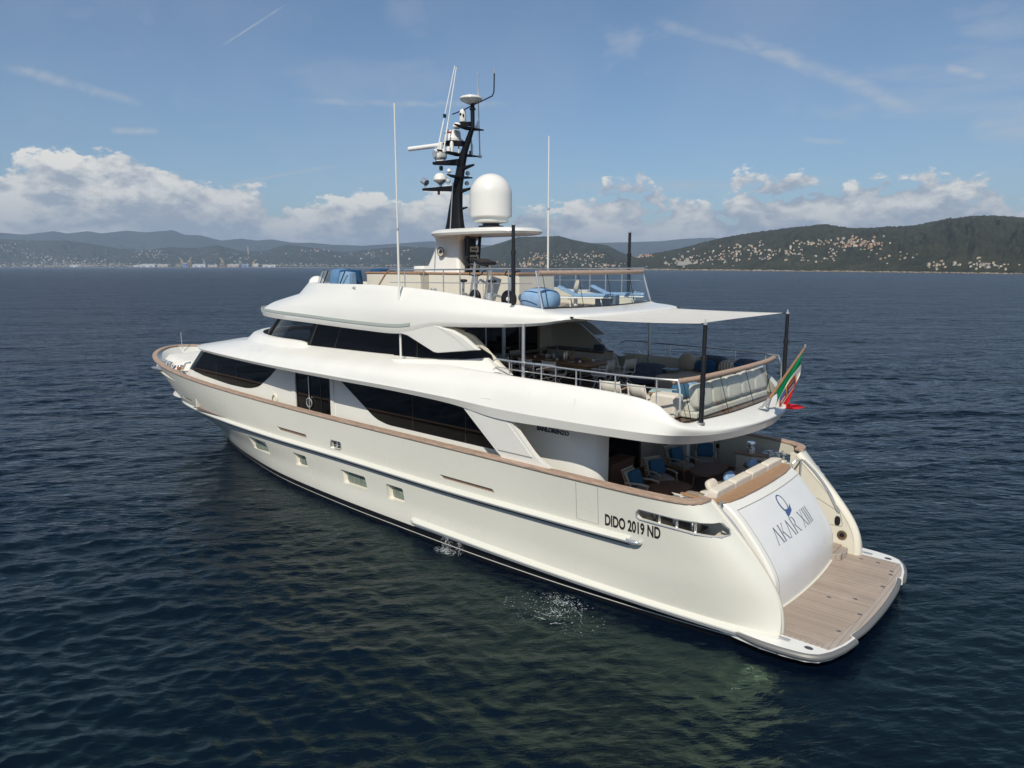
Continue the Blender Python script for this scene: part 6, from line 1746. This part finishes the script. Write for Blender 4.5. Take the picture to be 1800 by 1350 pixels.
def pillow(label, loc, rz, d, m_, tilt=-14, group='scatter cushions on the upper deck sofas'):
    t = thing('scatter_cushion', label, 'cushion', loc, rz, group)
    MB().cushion((0, 0, d[2] / 2), d, rotx(R(tilt)), 0, .55, .35, 28, 12, .35).build('cover', m_, t); return t
pillow('large beige back cushion at the head of the far sofa', (8.0, -3.1, ZU + .42), R(0), (.6, .26, .62), 'beige')
pillow('wide slate grey bolster cushion against the far rail', (7.15, -3.3, ZU + .4), 0, (1.1, .24, .62), 'slate')
pillow('deep blue cushion in front of the slate bolster', (7.3, -3.0, ZU + .42), R(6), (.72, .2, .46), 'deepblue')
pillow('striped grey cushion beside the deep blue one', (6.55, -3.0, ZU + .42), R(-8), (.55, .2, .5), 'stripe')
pillow('dark blue cushion half hidden by the striped one', (6.2, -3.05, ZU + .42), R(-12), (.5, .2, .46), 'deepblue')
pillow('second slate grey bolster further aft along the far rail', (6.0, -3.3, ZU + .4), 0, (.9, .24, .6), 'slate')
pillow('pale sky blue cushion near the far end of the teak rail', (5.3, -2.5, ZU + .5), R(-40), (.6, .22, .5), 'skyblue')
pillow('white cushion lying on the stern sofa below the teak rail', (5.35, -1.6, ZU + .46), R(-70), (.55, .2, .44), 'cushion')
pillow('mid blue cushion propped at the near end of the stern sofa', (5.6, 1.85, ZU + .46), R(-100), (.6, .2, .46), 'blue', -20)
pillow('sky blue cushion next to the mid blue one on the stern sofa', (5.55, 1.3, ZU + .46), R(-85), (.52, .2, .44), 'skyblue', -20)
def c_table(label, loc, rz, m_, w=.52, group='side tables on the upper deck'):
    t = thing('side_table', label, 'side table', loc, rz, group)
    MB().box((0, 0, .50), (w, .46, .018)).build('top', m_, t, 0, bevel=.005)
    MB().box((w / 2 - .01, 0, .25), (.018, .46, .5)).build('upright', m_, t, 0, bevel=.005)
    MB().box((0, 0, .01), (w, .46, .018)).build('foot', m_, t, 0, bevel=.005); return t
c_table('pale aqua metal side table standing beside the sofa end, the taller one', (6.15, 1.9, ZU + .1), R(20), 'aqua', .62)
c_table('pale aqua metal side table in front of its taller twin', (5.95, 2.05, ZU - .14), R(20), 'aqua', .6)
c_table('grey blue metal side table between pouf and daybed', (8.2, -2.25, ZU + .06), R(10), 'steelblue', .6)

# ---- main deck aft: teak lounge chairs, tables
def lounge(label, loc, rz):
    t = thing('lounge_chair', label, 'armchair', loc, rz, 'teak lounge chairs on the aft deck')
    MB().cushion((.04, 0, .40), (.62, .58, .11), roty(R(4)), 0, .3, .3).build('seat_cushion', 'grey', t)
    b = MB(); b.grid([[(-.26 - .24 * w, v * .29, .42 + .46 * w) for w in np.linspace(0, 1, 5)] for v in np.linspace(-1, 1, 5)]); o = b.build('backrest', 'rope', t, 60); o.modifiers.new('cloth', 'SOLIDIFY').thickness = .03
    for s in (1, -1):
        MB().tube([(-.5, s * .31, .02), (-.3, s * .31, .36), (-.42, s * .31, .62), (-.55, s * .31, .92)], [.02, .028, .028, .022], 8).build('rear_leg', 'woodlight', t)
        MB().tube([(.42, s * .31, .0), (.36, s * .31, .34), (.30, s * .31, .60)], [.02, .028, .026], 8).build('front_leg', 'woodlight', t)
        MB().bar((.38, s * .31, .33), (-.32, s * .31, .31), .03, .06).build('side_rail', 'woodlight', t, 0, bevel=.006)
        MB().tube([(.36, s * .31, .60), (.1, s * .32, .62), (-.2, s * .32, .59), (-.42, s * .31, .57)], .028, 8).build('armrest', 'rope', t)
    MB().bar((-.55, -.31, .91), (-.55, .31, .91), .03, .05).build('top_rail', 'rope', t, 0, bevel=.008)
    MB().bar((.38, -.31, .33), (.38, .31, .33), .03, .05).build('front_rail', 'woodlight', t, 0, bevel=.006)
    return t
CH = [(6.95, 1.38, 2, 'lounge chair with a teal cushion nearest the bulwark, seen from the side'), (7.1, .05, -24, 'lounge chair with a teal cushion behind the small table'),
      (7.35, -1.7, -14, 'lounge chair with a teal cushion between the two tables'), (7.05, -2.75, -62, 'lounge chair with a teal cushion furthest away, facing the camera')]
lc = lounge(CH[0][3], (CH[0][0], CH[0][1], ZM), R(180 + CH[0][2]))
for i, (x, y, a, l) in enumerate(CH):
    if i: dup(lc, (x, y, ZM), R(180 + a), l)
    w = ('the lounge chair nearest the bulwark', 'the lounge chair behind the small table', 'the lounge chair between the tables', 'the furthest lounge chair')[i]
    q = thing('scatter_cushion', f'teal blue square cushion on {w}', 'cushion', (x, y, ZM + .45), R(180 + a), 'teal cushions on the lounge chairs')
    MB().cushion((-.25, 0, .23), (.16, .52, .46), roty(R(-22)), 0, .28, .28, 28, 12).build('cover', 'blue', q)
ZD = ZM
d2 = director('folding chair with teak arms in the shade by the far wall', (8.3, -3.0, ZM), R(150), None, 'dull', 'woodlight')
def coffee(label, loc, rz, a, b_, h):
    t = thing('coffee_table', label, 'table', loc, rz, 'dark oval tables on the aft deck')
    P = [(a * math.copysign(abs(math.cos(q)) ** .8, math.cos(q)), b_ * math.copysign(abs(math.sin(q)) ** .8, math.sin(q))) for q in np.linspace(0, 6.2832, 40, endpoint=False)]
    MB().prism([(x * .97, y * .97, h - .05) for x, y in P], (0, 0, .02)).build('rim', 'woodlight', t, 60)
    MB().prism([(x, y, h - .03) for x, y in P], (0, 0, .03)).build('tabletop', 'wood', t, 40)
    for sx in (-1, 1):
        for sy in (-1, 1): MB().tube([(sx * a * .62, sy * b_ * .55, h - .05), (sx * a * .7, sy * b_ * .62, 0)], [.035, .024], 8).build('leg', 'woodlight', t)
coffee('small dark oval table nearest the bulwark', (6.28, .98, ZM), R(72), .62, .5, .52)
coffee('long dark oval table behind the small one', (6.25, -1.45, ZM), R(92), .85, .45, .52)
t = thing('stern_sofa', 'long cream sofa backed against the teak shelf at the stern', 'sofa', (4.75, -.05, ZM))
for i in range(4):
    MB().cushion((.2, -1.65 + i * 1.1, .48), (.85, 1.09, .22), None, 0, .25, .2).build('seat_cushion', 'cushion', t)
    MB().cushion((-.3, -1.65 + i * 1.1, .86), (.26, 1.105, .46), roty(R(-8)), 0, .25, .10).build('back_cushion', 'cushion', t)
MB().box((.15, 0, .2), (.9, 4.4, .36)).build('base', 'cream', t, 0)
for x, y, w in ((5.0, 2.0, 'the near end'), (5.0, .75, 'the middle'), (5.0, -.55, 'the far middle'), (5.0, -1.75, 'the far end')):
    q = thing('bolster', f'taupe roll cushion at {w} of the stern sofa', 'cushion', (x, y, ZM + .68), 0, 'taupe roll cushions on the stern sofa')
    MB().cushion((0, 0, .1), (.55, .22, .2), rotz(.12), 0, .8, .3).build('cover', 'taupe', q)
for x, y, w, m_ in ((4.8, .3, 'near the middle', 'skyblue'), (4.85, -1.4, 'towards the far end', 'skyblue'), (4.85, 1.3, 'near the near end', 'cushion')):
    q = thing('scatter_cushion', f'{"pale blue" if m_ == "skyblue" else "cream"} cushion lying {w} of the stern sofa', 'cushion', (x, y, ZM + .72), R(90), 'cushions on the stern sofa')
    MB().cushion((0, 0, .18), (.5, .16, .4), rotx(R(30)), 0, .5, .35, 24, 10, .3).build('cover', m_, q)
t = thing('drinks_cabinet', 'dark wood cabinet in the shade beside the saloon door', 'cabinet', (8.4, .6, ZM), R(0))
MB().box((0, 0, .42), (.5, 1.3, .8)).build('carcass', 'wood', t, 0, bevel=.01); MB().box((0, 0, .84), (.56, 1.36, .04)).build('top', 'wood', t, 0, bevel=.006); MB().box((0, 0, .03), (.54, 1.34, .05)).build('plinth', 'beige', t, 0)

# ---- top deck things
t = thing('treadmill', 'black and grey treadmill standing between bar and rail', 'treadmill', (12.75, 1.95, ZS), R(180))
MB().box((.3, 0, .1), (1.7, .7, .14)).build('running_deck', 'rubber', t, 0, bevel=.02)
for s in (1, -1):
    MB().bar((-.35, s * .36, .1), (-.05, s * .34, 1.5), .07, .05).build('upright', 'dull', t, 0)
    MB().tube([(-.1, s * .33, 1.36), (-.45, s * .3, 1.42), (-.7, s * .22, 1.62), (-.78, 0, 1.66)], .03, 8).build('hand_bar', 'rubber', t)
MB().box((-.02, 0, 1.5), (.5, .75, .11), roty(R(14))).build('display', 'black', t, 0, bevel=.03)
def bike(label, loc, rz):
    t = thing('exercise_bike', label, 'exercise bike', loc, rz, 'exercise bikes on the top deck')
    MB().lathe([(.001, -.05), (.26, -.05), (.28, -.03), (.28, .03), (.26, .05), (.001, .05)], (.4, 0, .36), 28, rot=rotx(R(90))).build('flywheel', 'rubber', t, 30)
    MB().lathe([(.001, .052), (.07, .052), (.05, .075), (.001, .08)], (.4, 0, .36), 16, rot=rotx(R(-90))).lathe([(.001, .052), (.07, .052), (.05, .075), (.001, .08)], (.4, 0, .36), 16, rot=rotx(R(90))).build('hub', 'whitemetal', t)
    MB().box((0, 0, .04), (1.15, .5, .07)).build('base', 'rubber', t, 0, bevel=.02)
    MB().bar((-.3, 0, .05), (-.25, 0, .85), .06, .08).bar((.4, 0, .36), (-.25, 0, .5), .05, .07).bar((.42, 0, .36), (.5, 0, 1.05), .06, .08).build('frame', 'dull', t, 0, bevel=.01)
    MB().cushion((-.25, 0, .9), (.3, .2, .1), None, 0, .7, .7).build('saddle', 'rubber', t)
    MB().tube([(.5, -.24, 1.2), (.42, -.24, 1.1), (.5, 0, 1.05), (.42, .24, 1.1), (.5, .24, 1.2), (.66, .24, 1.22)], .022, 8).build('handlebar', 'rubber', t)
    MB().box((.36, .06, .5), (.3, .03, .05)).build('badge', 'yellow', t, 0); return t
bk_ = bike('black exercise bike with a yellow badge beside the treadmill', (12.95, 2.5, ZS), R(170))
dup(bk_, (11.7, 2.4, ZS), R(185), 'black exercise bike nearer the bare pole')
t = thing('steel_bin', 'polished steel bin between the two exercise bikes', 'bin', (11.8, 2.7, ZS)); MB().cyl((0, 0, 0), .15, .5, 20).build('drum', 'chrome', t); MB().lathe([(.155, .5), (.15, .54), (.001, .56)], seg=20).build('lid', 'dull', t)
def cover(label, loc, d, rz, m_):
    t = thing('seat_cover', label, 'cover', loc, rz, 'blue covers over the helm seats')
    n = 22; G = []
    for i in range(n + 1):
        z = d[2] * i / n; row = []
        for a in np.linspace(0, 2 * math.pi, 40, endpoint=False):
            r_ = 1 + .05 * math.sin(7 * a + 2) * (1 - i / n) + .03 * math.sin(13 * a)
            k = (1 - .25 * (i / n) ** 2)
            row.append((d[0] / 2 * k * r_ * math.copysign(abs(math.cos(a)) ** .55, math.cos(a)) - .12 * i / n, d[1] / 2 * k * r_ * math.copysign(abs(math.sin(a)) ** .55, math.sin(a)), z))
        G.append(row)
    for q in (.8, .4, .02): G.append([(x * q, y * q, d[2] + .05 * (1 - q)) for x, y, z in G[n]])
    MB().grid(G, 0, cv=True).build('cloth', m_, t, 50)
cover('rounded blue cover over the foremost helm seat', (20.9, 1.75, ZS), (.9, 1.0, 1.22), .1, 'coverblue')
cover('deep blue cover in the middle of the helm seats', (20.35, 1.75, ZS), (.75, 1.0, 1.2), -.1, 'deepblue')
cover('pale blue cover over the aftmost helm seat', (19.95, 2.2, ZS), (.7, .6, 1.12), .2, 'skyblue')
cover('deep blue cover on the far helm seat', (20.3, .2, ZS), (.8, 1.3, 1.23), 0., 'deepblue')
t = thing('wind_deflector', 'smoked glass wind deflector curving round the helm seats', 'screen', (0, 0, 0))
wl_ = spline([(19.6, 2.62, 8.2), (21.0, 2.4, 8.2), (22.3, 1.95, 8.2), (23.1, 1.0, 8.2), (23.4, 0, 8.2), (23.1, -1.0, 8.2), (22.3, -1.95, 8.2), (21.0, -2.4, 8.2), (19.6, -2.62, 8.2)], 48)
MB().grid(np.stack([wl_, wl_ * (1, .97, 1) + V(-.28, 0, .5)], 1), 0).build('pane', 'clear', t, 60)
for i in (1, 8, 16, 31, 39, 46): MB().tube([wl_[i], wl_[i] * (1, .97, 1) + V(-.28, 0, .52)], .022, 6).build('stanchion', 'boot', t)
t = thing('bean_bag', 'big sky blue bean bag with dark piping behind the glass on the top deck', 'bean bag', (10.3, 2.05, ZS), .3)
MB().cushion((0, 0, .35), (1.15, 1.0, .72), None, 0, .75, .6).build('bag', 'skyblue', t)
for tlt in (-.5, .45): MB().tube([(.585 * math.cos(a) * math.cos(tlt), .51 * math.cos(a) * math.sin(tlt) * 1.0, .36 + .365 * math.sin(a)) for a in np.linspace(-.3, 3.4, 30)], .016, 6).build('piping', 'slate', t)
MB().cushion((.5, .15, .42), (.3, .3, .24), None, 0, .8, .8).build('roll', 'cushion', t)
def lounger(label, loc, rz):
    t = thing('sun_lounger', label, 'sun lounger', loc, rz, 'sun loungers on the top deck')
    MB().cushion((.35, 0, .42), (1.3, .66, .09), None, 0, .3, .2).build('pad', 'skyblue', t)
    MB().cushion((-.5, 0, .54), (.72, .66, .09), roty(R(26)), 0, .3, .2).build('head_pad', 'skyblue', t)
    MB().cushion((.0, 0, .34), (2.0, .7, .07), None, 0, .4, .3).build('shell', 'whitemetal', t)
    for x in (-.45, .6):
        for s in (1, -1): MB().tube([(x, s * .28, .33), (x + .08, s * .28, .0)], .02, 6).build('leg', 'whitemetal', t)
lounger('sky blue padded sun lounger nearer the bean bag', (10.6, -.55, ZS), R(-150))
lounger('sky blue padded sun lounger nearer the far rail', (10.35, -2.1, ZS), R(-152))
t = thing('planter_box', 'grey blue block table between the two sun loungers', 'table', (10.0, -1.1, ZS), .3); MB().box((0, 0, .2), (.7, .5, .4)).build('block', 'steelblue', t, 0, bevel=.02); MB().box((0, 0, .41), (.72, .52, .02)).build('top', 'skyblue', t, 0)
t = thing('low_table', 'low round white table with glasses on the top deck', 'table', (11.6, -1.5, ZS)); MB().cyl((0, 0, .5), .5, .04, 28).build('top', 'whitemetal', t); MB().cyl((0, 0, 0), .07, .5, 12).build('stem', 'whitemetal', t)
for i, (x, y) in enumerate([(11.85, -1.35), (11.55, -1.45), (11.45, -1.62), (11.3, -1.5)]):
    t = thing('wine_glass', 'clear wine glass among the four on the low white table', 'glass', (x, y, ZS + .54), 0, 'wine glasses on the low table')
    MB().lathe([(.05, 0), (.006, .01), (.006, .12), (.045, .17), (.05, .24), (.042, .3)], seg=14).build('bowl', 'clear', t)
pillow('beige cushion propped on the nearer sun lounger', (11.0, -.75, ZS + .5), R(120), (.42, .16, .42), 'beige', -14, 'cushions on the top deck')
t = thing('coiled_hose', 'white coiled hose hanging on the far coaming of the top deck', 'hose', (9.95, -2.86, ZS + .28))
for q in (.2, .17): MB().tube([(q * math.cos(a), 0, q * math.sin(a)) for a in np.linspace(0, 6.283, 24, endpoint=False)], .018, 6, closed=True).build('coil', 'whitemetal', t)

# ================================================================== SPLASHES AT THE WATERLINE
def foam_mat():
    m = bpy.data.materials.new('white_foam'); m.use_nodes = True
    g = NG(m.node_tree); b = m.node_tree.nodes['Principled BSDF']
    b.inputs['Base Color'].default_value = (.62, .68, .68, 1); b.inputs['Roughness'].default_value = .3
    t = g.node('ShaderNodeTexCoord').outputs['Object']
    g.put(b.inputs['Alpha'], g.ramp(g.noise(t, 14, 5, .65), .38, .75, .05, .75))
    return m
M['foam'] = foam_mat()
def splash(label, x, y, h, n, spread, seed):
    """falling threads of water and drops"""
    w = random.Random(seed); mb = MB()
    for i in range(n):
        q = w.random()
        px_, py_ = x + w.gauss(0, .03 + spread * q * .6), y + abs(w.gauss(0, .03 + spread * q * .5))
        z = h * (1 - q ** 1.6) + .02; L = w.uniform(.02, .10) * (1 - .5 * q); r_ = w.uniform(.003, .008)
        mb.tube([(px_, py_, z), (px_ + w.gauss(0, .01), py_ + .01, z - L * .5), (px_ + w.gauss(0, .015), py_ + .02, max(.0, z - L))], [r_ * .4, r_, r_ * .5], 5)
    o = mb.build('water_splash', 'foam', None, 60); tag(o, label, 'splash', None, 'stuff')
def foam_patch(label, x, y, rx, ry, seed, z=.035):
    """broken rings of froth riding on the surface"""
    w = random.Random(seed); mb = MB()
    x0_, y0_ = x, y
    for ring in range(5):
        k = w.uniform(.3, 1.05); a0 = w.uniform(0, 6.28); x = x0_ + rx * w.gauss(0, .16); y = y0_ + ry * w.gauss(0, .16)
        for arc in range(w.randint(1, 3)):
            a1 = a0 + w.uniform(.3, 1.5); pts = []
            for a in np.linspace(a0, a1, 9):
                j = 1 + .12 * wn(3 * math.cos(a) + ring, 3 * math.sin(a), seed)
                pts.append((x + rx * k * j * math.cos(a), y + ry * k * j * math.sin(a), z + .015 * wn(a * 2, ring, seed)))
            mb.tube(pts, [.004 + .016 * w.random() * (1.1 - k) for _ in pts], 5); a0 = a1 + w.uniform(.1, .9)
    x, y = x0_, y0_
    for i in range(300):
        a = w.uniform(0, 6.28); k = w.random() ** 1.1 * 1.35; r_ = w.uniform(.005, .014)
        mb.cushion((x + rx * k * math.cos(a), y + ry * k * math.sin(a), z + .01), (r_ * 3, r_ * 2, r_), rotz(a), 0, 1, 1, 6, 4)
    o = mb.build('foam', 'foam', None, 60); tag(o, label, 'foam', None, 'stuff')
splash('white cooling water falling from the side amidships', 12.3, 4.14, .50, 190, .20, 2)
splash('thin second jet of cooling water just aft of the larger one', 11.75, 4.14, .46, 90, .12, 3)
foam_patch('small white froth where the cooling water lands', 12.25, 4.35, .35, .18, 6)
foam_patch('ring of white froth bubbling up beside the after hull', 7.35, 4.62, .55, .34, 4)
foam_patch('faint outer ring of bubbles drifting off the after hull', 7.2, 5.2, 1.15, .75, 9, .03)
